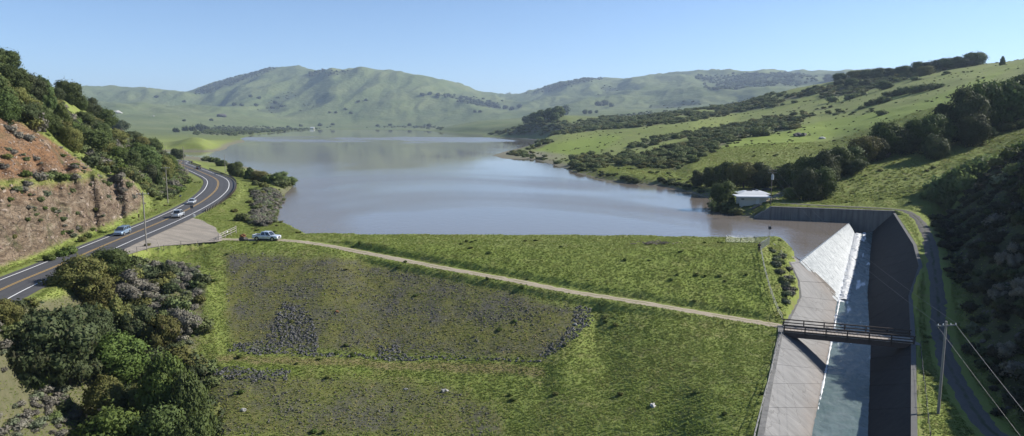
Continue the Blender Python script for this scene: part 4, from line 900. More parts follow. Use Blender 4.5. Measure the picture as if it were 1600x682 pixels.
def crown_blobs(kind, seed):
    """lumps of a crown for a tree about 10 m high and 9 m wide"""
    r = random.Random(seed); o = []
    if kind == 'round':
        o.append((0, 0, 4.6, 3.6, 3.6, 3.8)); o.append((0, 0, 2.2, 3.0, 3.0, 1.9))
        for k in range(17):
            a = k * 2.4; e = r.uniform(-0.75, 1.2); R = r.uniform(1.1, 1.8); o.append((3.0 * math.cos(a) * math.cos(e), 3.0 * math.sin(a) * math.cos(e), 4.8 + 3.6 * math.sin(e), R, R, R * 0.85))
    elif kind == 'spread':
        for k in range(20):
            a = k * 2.4 + r.random(); d = 4.2 * math.sqrt((k + 0.5) / 20); R = r.uniform(1.2, 2.0); o.append((d * math.cos(a), d * math.sin(a), 6.6 - 0.13 * d * d + r.uniform(-0.8, 1.0), R, R, R * 0.72))
        o.append((0, 0, 4.4, 3.2, 3.2, 2.6))
        for k in range(7): a = k * 0.9; o.append((3.2 * math.cos(a), 3.2 * math.sin(a), 2.4 + 0.8 * (k % 3), 1.4, 1.4, 1.3))
    elif kind == 'tall':
        for k in range(24):
            t = (k + 0.5) / 24; a = k * 2.4; w_ = 3.9 * (1 - t ** 2.0) ** 0.8 + 0.5; R = r.uniform(0.8, 1.35) * (1.15 - 0.5 * t); o.append((w_ * 0.72 * math.cos(a), w_ * 0.72 * math.sin(a), 1.8 + 8.2 * t, R, R, R * 1.25))
        o.append((0, 0, 4.4, 2.8, 2.8, 4.2))
    elif kind == 'loose':
        for k in range(22):
            a = k * 2.4 + r.random() * 2; d = 4.0 * math.sqrt(r.random()); R = r.uniform(0.8, 1.5); o.append((d * math.cos(a), d * math.sin(a), 2.2 + r.random() * 5.6 * (1 - d / 6), R, R, R * 0.9))
    return o
TREES = {}
def tree_proto(key, shape, leaf, n, size, seed):
    c = foliage_mesh('crown', crown_blobs(shape, seed), n, size, seed, core=0.56, loose=0.09); c.materials.append(LEAF[leaf])
    t = trunk_mesh(6.0 if shape != 'loose' else 3.6, 0.34, seed, 6); t.materials.append(M_BARK); TREES[key] = (c, t)
def tree_key(shape, leaf, q):
    key = (shape, leaf, q)
    if key not in TREES:
        sd_ = 31 + len(TREES) * 7
        if q == 'far': tree_proto(key, shape, leaf, 1100, 0.85, sd_)
        else: tree_proto(key, shape, leaf, 9000, 0.34, sd_)
    return key
tcount = 0
def tree(key, p, h, wdt, label, group=None, name='tree', cat='tree', sink=0.3):
    """h and wdt in metres; the prototypes are about 9.8 high and 9.6 wide"""
    global tcount; tcount += 1
    c, t = TREES[tree_key(*key)]; e = empty(name, (p[0], p[1], p[2] - sink), random.uniform(0, 6.28)); tag(e, label, cat, group)
    e.scale = (wdt / 9.6, wdt / 9.6 * random.uniform(0.9, 1.1), h / 9.6); link('trunk', t, None, e); link('crown', c, None, e); return e
BUSH = {}
def bush_proto(key, leaf, seed, n=620, size=0.23, grow=1.0):
    r = random.Random(seed); bl = [(0, 0, 0.45, 0.75, 0.75, 0.6)]
    for k in range(8): a = k * 2.4; d = r.uniform(0.4, 0.85); R = r.uniform(0.28, 0.5); bl.append((d * math.cos(a), d * math.sin(a), r.uniform(0.2, 0.85), R, R, R * 0.9))
    m = foliage_mesh('bush', bl, n, size, seed, core=0.6, loose=0.16, flat=0.9); m.materials.append(LEAF[leaf]); BUSH[key] = m
for q in range(3):
    for leaf in ('brush', 'olive', 'grey', 'sage', 'fresh', 'dark', 'willow', 'shade'): bush_proto((leaf, q), leaf, 900 + q * 17 + len(leaf))
def bush(leaf, p, rad, hgt, label, group=None, name='shrub'):
    o = link(name, BUSH[(leaf, random.randrange(3))]); o.location = (p[0], p[1], p[2] - 0.06 * hgt); o.rotation_euler = (0, 0, random.uniform(0, 6.28)); o.scale = (rad, rad * random.uniform(0.85, 1.15), hgt); tag(o, label, 'shrub', group); return o
def proto_obj(name, me, mat=None):
    if mat is not None and not me.materials: me.materials.append(mat)
    return bpy.data.objects.new(name, me)                      # not linked: only a source for the scattered copies
BUSHO = {k: proto_obj('brush_source', m) for k, m in BUSH.items()}
# grass tufts and rocks
def tuft_mesh(seed, blades=9):
    r = random.Random(seed); v = []; f = []
    for k in range(blades):
        a = r.uniform(0, 6.28); d = r.uniform(0, 0.28); x, y = d * math.cos(a), d * math.sin(a); b = r.uniform(0, 6.28); h = r.uniform(0.5, 1.0); w_ = r.uniform(0.05, 0.10); l = r.uniform(0.1, 0.55)
        cx, cy = math.cos(b), math.sin(b); i = len(v)
        v += [(x - cy * w_, y + cx * w_, 0), (x + cy * w_, y - cx * w_, 0), (x + cx * l * 0.4 + cy * w_ * 0.8, y + cy * l * 0.4 - cx * w_ * 0.8, h * 0.62), (x + cx * l, y + cy * l, h), (x + cx * l * 0.4 - cy * w_ * 0.8, y + cy * l * 0.4 + cx * w_ * 0.8, h * 0.62)]
        f += [(i, i + 1, i + 2, i + 4), (i + 4, i + 2, i + 3)]
    me = bpy.data.meshes.new('tuft'); me.from_pydata(v, [], f); return me
def grass_material(name, cols):
    m = bpy.data.materials.new(name); m.use_nodes = True; t = m.node_tree; b = t.nodes['Principled BSDF']; N = NT(t)
    ge = N.n('ShaderNodeNewGeometry'); vm = N.n('ShaderNodeVectorMath'); vm.operation = 'MULTIPLY_ADD'; N.l(ge.outputs['Normal'], vm.inputs[0]); vm.inputs[1].default_value = (0.45, 0.45, 0.45); vm.inputs[2].default_value = (0, 0, 1); vn = N.n('ShaderNodeVectorMath'); vn.operation = 'NORMALIZE'; N.l(vm.outputs[0], vn.inputs[0]); N.l(vn.outputs[0], b.inputs['Normal'])
    c = N.ramp(N.attr('tone', True), cols); c = N.mix(N.ramp(N.noise(0.10, 4, 0.65), [(0.40, 0.0), (0.70, 0.35)]), c, N.mix(0.5, c, (0.150, 0.140, 0.055)))
    N.l(c, b.inputs['Base Color']); b.inputs['Roughness'].default_value = 0.8; b.inputs['Specular IOR Level'].default_value = 0.15
    tr = N.n('ShaderNodeBsdfTranslucent'); N.l(c, tr.inputs['Color']); mx = N.n('ShaderNodeMixShader'); mx.inputs[0].default_value = 0.2; N.l(b.outputs[0], mx.inputs[1]); N.l(tr.outputs[0], mx.inputs[2]); N.l(mx.outputs[0], t.nodes['Material Output'].inputs[0]); return m
M_TUFT = grass_material('grass_blades', [(0.0, (0.130, 0.190, 0.034)), (0.45, (0.202, 0.252, 0.056)), (0.8, (0.262, 0.258, 0.088)), (1.0, (0.345, 0.290, 0.140))])
TUFTS = [proto_obj('tuft_source', tuft_mesh(70 + k), M_TUFT) for k in range(5)]
def rock_mesh(seed, sub=1):
    r = np.random.default_rng(seed); v, f = (ICO1 if sub == 1 else ICO2); v = v * (1 + 0.22 * r.normal(size=(len(v), 1))) * np.array([1.0, r.uniform(0.6, 0.9), r.uniform(0.5, 0.75)])
    me = bpy.data.meshes.new('rock'); me.from_pydata(v.tolist(), [], f.tolist()); return me
def rock_material(name, c0, c1, moss=None):
    m, t, b = mat_new(name); N = NT(t); oi = N.n('ShaderNodeObjectInfo'); tc = N.n('ShaderNodeTexCoord').outputs['Object']
    c = N.mix(N.m('ADD', N.m('MULTIPLY', oi.outputs['Random'], 0.7), N.m('MULTIPLY', N.noise(2.0, 4, 0.7, vec=tc), 0.3)), c0, c1)
    if moss: c = N.mix(N.ramp(N.noise(1.4, 4, 0.7, vec=tc), [(0.5, 0.0), (0.62, 0.8)]), c, moss)
    N.l(c, b.inputs['Base Color']); b.inputs['Roughness'].default_value = 0.9; b.inputs['Specular IOR Level'].default_value = 0.25; N.l(N.bump(N.noise(4, 5, 0.7, vec=tc), 0.6, 0.2), b.inputs['Normal']); return m
M_ROCK = rock_material('rubble', (0.048, 0.046, 0.042), (0.160, 0.154, 0.142), (0.080, 0.078, 0.034)); M_ROCK_PALE = rock_material('pale_rock', (0.280, 0.270, 0.255), (0.430, 0.420, 0.400)); M_ROCK_RUST = rock_material('rusty_rock', (0.230, 0.105, 0.050), (0.340, 0.165, 0.080)); M_ROCK_CLIFF = rock_material('cliff_rock', (0.130, 0.085, 0.062), (0.360, 0.295, 0.235)); M_ROCK_DARK = rock_material('dark_rock', (0.045, 0.042, 0.040), (0.120, 0.110, 0.100))
ROCKS = [proto_obj('rock_source', rock_mesh(200 + k), M_ROCK) for k in range(6)]; CROCKS = [proto_obj('rock_source', rock_mesh(230 + k), M_ROCK_CLIFF) for k in range(5)]; DROCKS = [proto_obj('rock_source', rock_mesh(250 + k), M_ROCK_DARK) for k in range(5)]
# rubble on the dam face
DROCKS0 = [proto_obj('rock_source', rock_mesh(270 + k), rock_material('dark_rubble', (0.040, 0.040, 0.042), (0.140, 0.138, 0.136))) for k in range(4)]
pn = fbm(GX / 7, GY / 5, 4)
scr_w = scree * KEEP * (0.10 + 0.90 * sstep(-0.08, 0.22, pn)) * (GY < 165)
p_, i_, j_ = sample(scr_w, 6.5); scatter('rubble', p_, 0.06 + 0.18 * rng.random(len(p_)) ** 2.2, ROCKS, tilt=0.7)
SCREE3 = [(905, 480), (928, 482), (930, 505), (905, 530), (850, 562), (838, 555), (880, 525)]
SCREE4 = [(355, 542), (415, 530), (440, 470), (470, 480), (495, 520), (495, 556), (358, 550)]; SCREE7 = [(355, 547), (600, 558), (850, 562), (850, 568), (600, 565), (355, 553)]
SCREE5 = [(585, 540), (620, 538), (640, 562), (590, 562)]; SCREE6 = [(318, 572), (455, 580), (445, 598), (318, 596)]
heavy = sum(pmask(p, 3, 60, 160) for p in (SCREE3, SCREE4, SCREE5, SCREE6, SCREE7)) * KEEP
p_, i_, j_ = sample(heavy, 13.0); scatter('riprap', p_, 0.10 + 0.24 * rng.random(len(p_)) ** 2, DROCKS0, tilt=0.7)
# grass
nearm = KEEP * (GY < np.where(GX < -30, 330, 215)) * (GX > -130)
gw = nearm * (1 - 0.6 * scree) * (1 - 0.35 * np.clip(scrubn, 0, 1)) * (1 - 0.93 * dkh) * (1 - cliffw) * np.clip((120 / GY) ** 1.3, 0.2, 1.3) * (0.6 + 0.4 * sstep(-0.3, 0.2, fbm(GX / 3.5, GY / 3.5, 3)))
p_, i_, j_ = sample(gw, 17)
ton = np.clip(0.36 + 0.5 * fbm(p_[:, 0] / 9, p_[:, 1] / 9, 4) + rng.normal(0, 0.16, len(p_)) - 0.16 * bright[i_, j_] + 0.34 * berm[i_, j_] + 0.30 * scree[i_, j_], 0, 1)
print('tufts', len(p_)); scatter('grass', p_, np.stack([0.30 + 0.3 * rng.random(len(p_)), 0.30 + 0.3 * rng.random(len(p_)), 0.06 + 0.13 * rng.random(len(p_)) ** 1.6], 1), TUFTS, tone=ton, tilt=0.2)
# low weeds darker than the grass
ww = nearm * (1 - cliffw) * (1 - dkh) * sstep(0.12, 0.3, fbm(GX / 6 + 30, GY / 6, 4)) * (1 - 0.5 * scree)
p_, i_, j_ = sample(ww, 0.22); scatter('weeds', p_, np.stack([0.25 + 0.3 * rng.random(len(p_))] * 2 + [0.18 + 0.22 * rng.random(len(p_))], 1), [BUSHO[('fresh', q)] for q in range(3)] + [BUSHO[('olive', 0)]])
# right hillside brush, scrub slopes
hb_w = KEEP * hscrub * (GY < 1500) * (GY > 230)
p_, i_, j_ = sample(hb_w * np.clip((420 / GY) ** 1.0, 0.25, 1.2) * (0.25 + 0.9 * sstep(-0.25, 0.25, fbm(GX / 22, GY / 30, 4))), 0.075); print('brush', len(p_))
sz = 1.3 + 2.0 * rng.random(len(p_)) ** 1.5; sz *= np.clip((p_[:, 1] / 420) ** 0.5, 0.85, 1.7)
scatter('hillside_brush', p_, np.stack([sz, sz, sz * (0.55 + 0.3 * rng.random(len(p_)))], 1), [BUSHO[('brush', q)] for q in range(3)] + [BUSHO[('olive', 0)], BUSHO[('brush', 1)]])
sb = KEEP * np.clip(sum(pmask(p, 8, 50, 140) for p in SCRUBS[1:]) + pmask([(392, 300), (425, 292), (444, 310), (432, 345), (416, 358), (385, 348), (398, 322)], 6, 140, 270), 0, 1)
p_, i_, j_ = sample(sb, 0.85); sz = 0.45 + 0.7 * rng.random(len(p_)) ** 1.6; scatter('scrub', p_, np.stack([sz, sz, sz * 0.8], 1), [BUSHO[('grey', 0)], BUSHO[('grey', 1)], BUSHO[('sage', 0)], BUSHO[('sage', 1)], BUSHO[('brush', 1)], BUSHO[('grey', 2)]])
db = KEEP * dkh * (fbm(GX / 9, GY / 9, 3) > -0.15)
p_, i_, j_ = sample(db, 0.32); sz = 0.5 + 1.0 * rng.random(len(p_)) ** 2; scatter('slope_scrub', p_, np.stack([sz, sz, sz * 0.85], 1), [BUSHO[('shade', 0)], BUSHO[('shade', 1)], BUSHO[('shade', 2)], BUSHO[('dark', 1)]])
p_, i_, j_ = sample(KEEP * dkh, 0.5); scatter('slope_stones', p_, 0.15 + 0.5 * rng.random(len(p_)) ** 3, DROCKS, tilt=0.6)
hw_ = KEEP * (GY > 215) * (GY < 900) * (GX > 0) * (1 - hscrub) * (0.1 + sstep(0.05, 0.3, fbm(GX / 30 + 4, GY / 40, 4)))
p_, i_, j_ = sample(hw_ * np.clip((300 / GY) ** 1.2, 0.2, 1), 0.05); sz = 0.35 + 0.9 * rng.random(len(p_)) ** 2; scatter('hillside_weeds', p_, np.stack([sz, sz, sz * 0.6], 1), [BUSHO[('brush', 1)], BUSHO[('olive', 0)], BUSHO[('fresh', 2)], BUSHO[('olive', 2)]])
p_, i_, j_ = sample(KEEP * (GY > 205) * (GY < 420) * (GX > 0) * (1 - dkh), 0.9); ton = np.clip(0.45 + 0.5 * fbm(p_[:, 0] / 14, p_[:, 1] / 14, 4) + rng.normal(0, 0.15, len(p_)), 0, 1); scatter('hillside_grass', p_, np.stack([0.9 + 0.7 * rng.random(len(p_))] * 2 + [0.18 + 0.3 * rng.random(len(p_)) ** 1.5], 1), TUFTS, tone=ton, tilt=0.2)
LH = [(-60, 130), (0, 168), (60, 205), (130, 245), (160, 264), (215, 285), (242, 316), (262, 318), (292, 286), (268, 245), (240, 236), (200, 215), (150, 190), (100, 160), (0, 110), (-60, 90)]
lhm = KEEP * pmask(LH, 3, 120, 480) * (1 - pmask([(100, 158), (128, 160), (135, 185), (110, 188), (96, 172)], 2, 150, 420)) * (1 - pmask([(150, 186), (176, 190), (180, 210), (158, 208)], 2, 150, 420))
p_, i_, j_ = sample(lhm, 0.16); sz = 0.9 + 1.3 * rng.random(len(p_)); scatter('hillside_undergrowth', p_, np.stack([sz, sz, sz * 0.9], 1), [BUSHO[('brush', 0)], BUSHO[('brush', 1)], BUSHO[('olive', 1)], BUSHO[('fresh', 0)], BUSHO[('grey', 2)], BUSHO[('dark', 1)]])
RV = [(1085, 290), (1150, 284), (1250, 282), (1330, 258), (1400, 228), (1500, 190), (1640, 150), (1640, 190), (1540, 214), (1460, 226), (1400, 240), (1340, 262), (1300, 285), (1255, 305), (1240, 294), (1150, 292)]
p_, i_, j_ = sample(KEEP * pmask(RV, 3, 215, 420), 0.10); sz = 1.6 + 1.8 * rng.random(len(p_)); scatter('ravine_undergrowth', p_, np.stack([sz, sz, sz * 0.9], 1), [BUSHO[('brush', 0)], BUSHO[('dark', 0)], BUSHO[('dark', 1)], BUSHO[('olive', 1)]])
# cliff: loose blocks and tufts of brush
p_, i_, j_ = sample(INV * cliffw, 1.2); scatter('cliff_stones', p_, 0.10 + 0.5 * rng.random(len(p_)) ** 5, CROCKS, tilt=0.7)
p_, i_, j_ = sample(INV * cliffw * sstep(0.0, 0.3, fbm(GX / 8, GY / 8 + GZ / 6, 3)), 0.30); sz = 0.3 + 0.6 * rng.random(len(p_)) ** 1.5; scatter('cliff_scrub', p_, np.stack([sz, sz, sz * 0.8], 1), [BUSHO[('brush', q)] for q in range(2)] + [BUSHO[('grey', 0)], BUSHO[('fresh', 1)], BUSHO[('sage', 0)]])
# ------------------------------------------------------------------ trees and shrubs, each standing where the photograph shows it
G1 = 'trees crowding the foot of the dam at lower left'
def T(u, vb, vt, wpx, shape, leaf, label, group=None, far=False, name='tree', **kw):
    p = at(u, vb, **kw)
    if p is None: return
    Y = p[1]; h = max(1.5, (vb - vt) * Y / FPX * 1.04); wd_ = max(1.2, wpx * Y / FPX) * (1.14 if group == G1 else 1.0)
    return tree((shape, leaf, 'far' if far else tcount % 2), p, h, wd_, label, group, name, sink=0.3 + 0.06 * h)
G1 = 'trees crowding the foot of the dam at lower left'
T(75, 596, 436, 138, 'spread', 'dark', 'huge dark brownish tree below the road at the lower left', G1)
T(40, 580, 462, 80, 'loose', 'dark', 'thin dark tree on the left flank of the huge brownish tree', G1)
T(108, 600, 470, 84, 'loose', 'dark', 'thin dark tree leaning against the right flank of the huge brownish tree', G1)
T(3, 506, 452, 46, 'spread', 'olive', 'yellow-green tree cut by the left edge just below the road', G1)
T(125, 458, 388, 72, 'spread', 'olive', 'yellow-olive tree hiding the near edge of the road', G1)
T(172, 430, 382, 62, 'round', 'bay', 'dark green tree beside the gravel pull-off and the road', G1)
T(178, 515, 430, 60, 'loose', 'olive', 'straggly olive tree between the huge dark tree and grey brush', G1)
T(212, 525, 440, 66, 'loose', 'dark', 'straggly dark tree rising out of grey brush left of the dam', G1)
T(205, 470, 412, 64, 'loose', 'grey', 'bare grey thicket below the gravel pull-off', G1); T(150, 480, 415, 60, 'round', 'olive', 'olive round tree between the roadside trees and the huge dark tree', G1)
T(252, 540, 455, 62, 'loose', 'olive', 'loose olive tree above the round bright green tree', G1)
T(285, 520, 462, 52, 'loose', 'grey', 'bare grey thicket on the grassy left edge of the dam', G1)
T(150, 545, 466, 56, 'round', 'dark', 'dark round tree tucked against the right side of the huge dark tree', G1)
T(188, 594, 512, 86, 'round', 'fresh', 'neat round bright green tree in the middle of the lower left clump', G1)
T(168, 668, 578, 66, 'round', 'olive', 'olive-brown round tree between two bright green trees', G1)
T(222, 672, 580, 62, 'spread', 'olive', 'olive-brown spreading tree left of the tall green trees', G1)
T(172, 735, 618, 112, 'round', 'fresh', 'bright green dome-shaped tree cut by the bottom edge', G1)
T(262, 690, 538, 84, 'round', 'fresh', 'tallest green tree of the lower left clump, standing left of the dam rubble', G1)
T(300, 712, 562, 72, 'round', 'bay', 'tall dark green tree on the right edge of the lower left clump', G1)
T(252, 745, 615, 96, 'round', 'bay', 'dark green tree below the tallest green tree at the bottom edge', G1)
T(305, 760, 628, 78, 'round', 'bay', 'tall dark tree cut by the bottom edge beside the dam rubble', G1)
T(130, 700, 648, 40, 'loose', 'dark', 'thin dark tree left of the bright green dome-shaped tree', G1)
p = at(57, 604); bush('fresh', p, 1.15, 1.7, 'small bright green bush alone on the grey brush slope, lower left')
for u, v, r_, lf, lb in ((231, 385, 0.55, 'olive', 'yellowish shrub at the foot of the utility pole by the pull-off'), (378, 346, 1.9, 'brush', 'green shrub on the bank behind the white pickup'), (402, 352, 1.2, 'grey', 'grey bare shrub on the rocky bank behind the white pickup'), (366, 332, 0.9, 'olive', 'olive shrub on the grassy bank above the gate')):
    bush(lf, at(u, v), r_, r_ * 0.9, lb)
# left hillside
G2 = 'trees on the left hillside above the road cut'
left = [(8, 116, 74, 54, 'round', 'bay'), (-20, 112, 68, 54, 'spread', 'bay'), (22, 150, 100, 56, 'round', 'bay'), (48, 160, 112, 50, 'round', 'dark'), (70, 175, 124, 46, 'tall', 'bay'), (28, 182, 126, 52, 'spread', 'olive'), (-8, 165, 112, 60, 'round', 'bay'), (62, 202, 158, 42, 'round', 'bay'), (38, 190, 150, 44, 'spread', 'dark'), (10, 190, 142, 46, 'round', 'bay'), (108, 162, 124, 48, 'round', 'bay'), (88, 160, 136, 30, 'round', 'dark'), (142, 180, 152, 32, 'round', 'dark'), (126, 172, 148, 26, 'round', 'bay'), (166, 198, 168, 36, 'round', 'bay'), (186, 207, 184, 28, 'spread', 'dark'),
        (98, 202, 164, 32, 'tall', 'fresh'), (82, 210, 176, 34, 'round', 'bay'), (130, 200, 170, 34, 'spread', 'bay'), (133, 238, 186, 62, 'spread', 'bay'), (112, 236, 196, 40, 'round', 'olive'), (160, 224, 190, 34, 'round', 'bay'), (180, 226, 198, 34, 'spread', 'olive'), (206, 222, 201, 30, 'spread', 'dark'), (226, 280, 224, 62, 'round', 'bay'), (204, 272, 232, 46, 'round', 'bay'), (246, 268, 226, 34, 'spread', 'dark'), (186, 262, 228, 40, 'round', 'fresh'), (256, 280, 238, 32, 'spread', 'olive'), (250, 300, 270, 16, 'tall', 'bay'), (236, 290, 255, 34, 'round', 'dark'), (240, 240, 214, 30, 'round', 'bay'), (222, 236, 212, 26, 'round', 'olive'), (278, 249, 231, 24, 'round', 'dark'), (164, 250, 212, 36, 'spread', 'olive'), (268, 268, 240, 24, 'round', 'fresh'), (214, 250, 220, 28, 'round', 'fresh')]
lbl2 = {'bay': 'dark green evergreen tree among the trees on the left hillside', 'dark': 'brownish dark tree among the trees on the left hillside', 'olive': 'olive-yellow tree among the trees on the left hillside', 'fresh': 'brighter green tree among the trees on the left hillside'}
for k, (u, vb, vt, wp, sh, lf) in enumerate(left): T(u, vb, vt, wp, sh, lf, lbl2[lf], G2)
for u in (66, 76): T(u, 140, 119, 9, 'loose', 'dark', 'thin open tree standing against the sky on the left ridge', 'thin trees on the left ridge')
G3 = 'shrubs on the left hillside'
for k in range(150):
    u = random.uniform(-20, 300); v = random.uniform(165, 315); 
    lo = np.interp(u, [-20, 0, 60, 110, 150, 200, 300], [150, 175, 205, 240, 262, 268, 262]); lo2 = np.interp(u, [0, 100, 200, 262, 300], [110, 160, 215, 240, 262])
    if not (lo2 + 8 < v): continue
    if v > np.interp(u, [0, 75, 130, 215, 262, 300], [178, 216, 262, 290, 316, 285]) : continue
    p = at(u, v)
    if p is None or p[1] > 480 or (115 < u < 165 and v < 185 and u > 100): continue
    d_, *_ = seg_dist(np.array([p[0]]), np.array([p[1]]), ROAD[:, :2])
    if d_[0] < 9: continue
    lf = random.choice(['brush', 'olive', 'fresh', 'grey', 'dark', 'brush', 'fresh']); r_ = random.uniform(1.2, 2.8)
    bush(lf, p, r_, r_ * random.uniform(0.8, 1.2), {'brush': 'grey-green shrub on the left hillside above the road', 'olive': 'yellowish shrub on the left hillside above the road', 'fresh': 'bright green shrub on the left hillside above the road', 'grey': 'bare grey shrub on the left hillside above the road', 'dark': 'dark brown-green shrub on the left hillside above the road'}[lf], G3)
for u, v, r_, lf in ((35, 300, 1.0, 'grey'), (60, 282, 1.4, 'grey'), (72, 280, 1.3, 'brush'), (85, 278, 1.5, 'brush'), (40, 276, 1.2, 'fresh'), (100, 282, 1.2, 'fresh'), (118, 280, 1.1, 'grey'), (12, 248, 0.9, 'olive'), (28, 215, 1.2, 'grey'), (45, 220, 1.3, 'grey'), (15, 205, 1.3, 'grey'), (110, 398, 1.4, 'fresh'), (96, 402, 1.1, 'fresh'), (78, 408, 1.0, 'fresh'), (138, 372, 1.0, 'fresh'), (130, 378, 0.9, 'olive'), (112, 300, 0.8, 'brush'), (190, 300, 1.2, 'grey'), (200, 292, 1.3, 'brush'), (180, 284, 1.4, 'grey'), (168, 290, 1.1, 'brush'), (208, 310, 1.0, 'grey'), (64, 315, 0.8, 'brush'), (82, 330, 0.7, 'brush'), (98, 345, 0.7, 'brush'), (42, 345, 0.7, 'fresh'), (22, 372, 0.6, 'olive'), (120, 335, 0.6, 'brush'), (150, 330, 0.7, 'olive')):
    p = at(u, v)
    if p: bush(lf, p, r_, r_ * 0.95, {'grey': 'bare grey shrub clinging to the rocky road cut', 'brush': 'dark green shrub clinging to the rocky road cut', 'fresh': 'bright green shrub clinging to the rocky road cut', 'olive': 'yellow-green shrub clinging to the rocky road cut'}[lf], 'shrubs on the road cut')
# strip between road and lake
for u, vb, vt, wp, sh, lf, lb in ((346, 260, 249, 22, 'round', 'bay', 'small dark bush-like tree on the lake side of the road bend'), (369, 276, 251, 30, 'round', 'bay', 'round dark tree between the road bend and the lake'), (391, 281, 262, 20, 'tall', 'bay', 'small pointed dark tree right of the round dark tree by the lake'), (405, 284, 266, 32, 'round', 'olive', 'yellow-green low tree near the lake shore'), (441, 290, 262, 40, 'loose', 'willow', 'pale airy willow standing at the lake edge')):
    T(u, vb, vt, wp, sh, lf, lb)
for u, v, r_, lf in ((428, 287, 3.6, 'fresh'), (452, 290, 3.0, 'fresh'), (440, 293, 3.0, 'brush'), (420, 284, 3.2, 'brush'), (322, 252, 3.5, 'brush'), (334, 254, 3.5, 'fresh'), (330, 247, 3.0, 'olive'), (382, 278, 2.5, 'fresh'), (400, 290, 2.0, 'brush'), (412, 293, 2.0, 'olive'), (395, 300, 1.4, 'brush'), (410, 305, 1.5, 'olive'), (424, 318, 1.3, 'grey'), (430, 308, 1.5, 'grey'), (428, 330, 1.2, 'grey'), (418, 336, 1.0, 'brush'), (404, 325, 1.0, 'olive'), (390, 318, 1.1, 'olive')):
    p = at(u, v)
    if p: bush(lf, p, r_, r_ * 0.9, {'fresh': 'bright green shrub on the bank between road and lake', 'brush': 'grey-green shrub on the bank between road and lake', 'olive': 'yellowish shrub on the bank between road and lake', 'grey': 'bare grey shrub on the bank between road and lake'}[lf], 'shrubs between road and lake')
# shed tree, ravine, right hillside
T(1130, 322, 280, 48, 'round', 'bay', 'dense dark round tree left of the pump house at the water')
for u, v, r_, lb in ((1140, 331, 3.6, 'dark bush at the water below the pump house wall'), (1122, 331, 3.2, 'dark bush in the water under the round tree'), (1150, 335, 2.0, 'low dark bush under the left corner of the pump house')): bush('brush', at(u, v), r_, r_ * 0.9, lb)
T(1236, 312, 292, 30, 'round', 'fresh', 'green bushy tree beside the dirt lane behind the headwall')
G4 = 'trees filling the ravine on the right'
rav = [(1090, 287, 264, 24, 'round', 'dark'), (1110, 288, 258, 28, 'round', 'bay'), (1136, 290, 246, 40, 'spread', 'bay'), (1160, 291, 243, 46, 'spread', 'olive'), (1190, 290, 251, 38, 'round', 'dark'), (1214, 291, 256, 32, 'spread', 'olive'), (1234, 291, 248, 44, 'spread', 'bay'), (1262, 294, 240, 50, 'round', 'bay'), (1285, 286, 232, 50, 'round', 'dark'), (1306, 272, 226, 46, 'round', 'bay'), (1262, 310, 262, 44, 'round', 'dark'), (1284, 306, 258, 44, 'round', 'bay'), (1328, 262, 226, 44, 'round', 'bay'), (1349, 250, 203, 48, 'spread', 'olive'), (1330, 268, 240, 36, 'spread', 'dark'), (1384, 238, 187, 54, 'round', 'bay'), (1410, 236, 198, 46, 'round', 'dark'), (1450, 228, 166, 62, 'spread', 'bay'), (1430, 232, 184, 44, 'round', 'bay'), (1478, 218, 160, 50, 'round', 'dark'), (1505, 216, 134, 62, 'round', 'dark'), (1530, 206, 126, 60, 'round', 'bay'), (1565, 196, 116, 74, 'spread', 'bay'), (1548, 200, 134, 54, 'round', 'dark'), (1596, 186, 108, 66, 'spread', 'bay'), (1640, 176, 96, 74, 'round', 'bay'), (1590, 168, 122, 50, 'round', 'olive'), (1370, 246, 214, 34, 'round', 'dark'), (1460, 244, 208, 38, 'round', 'dark'), (1520, 224, 176, 44, 'round', 'dark')]
lbl4 = {'bay': 'dark evergreen tree crowded into the ravine on the right', 'dark': 'brown-green tree crowded into the ravine on the right', 'olive': 'sunlit olive tree crowded into the ravine on the right'}
for u, vb, vt, wp, sh, lf in rav: T(u, vb + 4, vt, wp * 1.12, sh, lf, lbl4[lf], G4, ymin=215)
G5 = 'trees along the skyline of the right hill'
sky_t = [(1296, 128, 116, 22, 'round', 'dark'), (1312, 128, 114, 26, 'round', 'bay'), (1335, 126, 110, 28, 'round', 'olive'), (1352, 124, 108, 26, 'round', 'bay'), (1372, 124, 106, 30, 'round', 'bay'), (1392, 122, 106, 28, 'round', 'dark'), (1412, 120, 102, 30, 'round', 'bay'), (1436, 116, 96, 34, 'round', 'bay'), (1456, 113, 94, 32, 'round', 'dark'), (1478, 109, 90, 34, 'round', 'bay'), (1500, 106, 88, 32, 'round', 'dark'), (1522, 103, 81, 40, 'round', 'bay'), (1446, 118, 103, 26, 'round', 'olive'), (1330, 136, 122, 24, 'round', 'bay'), (1312, 136, 123, 20, 'round', 'dark'), (1382, 140, 126, 28, 'round', 'bay'), (1352, 136, 124, 24, 'round', 'dark'), (1566, 102, 89, 9, 'tall', 'bay')]
for u, vb, vt, wp, sh, lf in sky_t: T(u, vb, vt, wp, sh, lf, {'bay': 'dark green tree in the row along the right skyline', 'dark': 'brownish tree in the row along the right skyline', 'olive': 'paler olive tree in the row along the right skyline'}[lf], G5, far=False, ymin=300)
G6 = 'bushes in a loose line across the right hillside'
for u, v, r_ in ((1390, 152, 4.5), (1402, 150, 4.0), (1415, 147, 5.0), (1428, 146, 5.0), (1442, 143, 4.5), (1456, 141, 4.0), (1466, 138, 3.5), (1382, 160, 4.0), (1368, 163, 3.6), (1358, 165, 3.0), (1378, 180, 3.0), (1330, 155, 5), (1345, 150, 5), (1300, 160, 5)):
    p = at(u, v, ymin=300)
    if p: bush('brush', p, r_ * 1.2, r_, 'dark shrub in the loose line across the upper right hillside', G6)
p = at(1188, 213, ymin=300); bush('brush', p, 9.0, 5.5, 'large grey-green shrub alone on the bright green hillside')
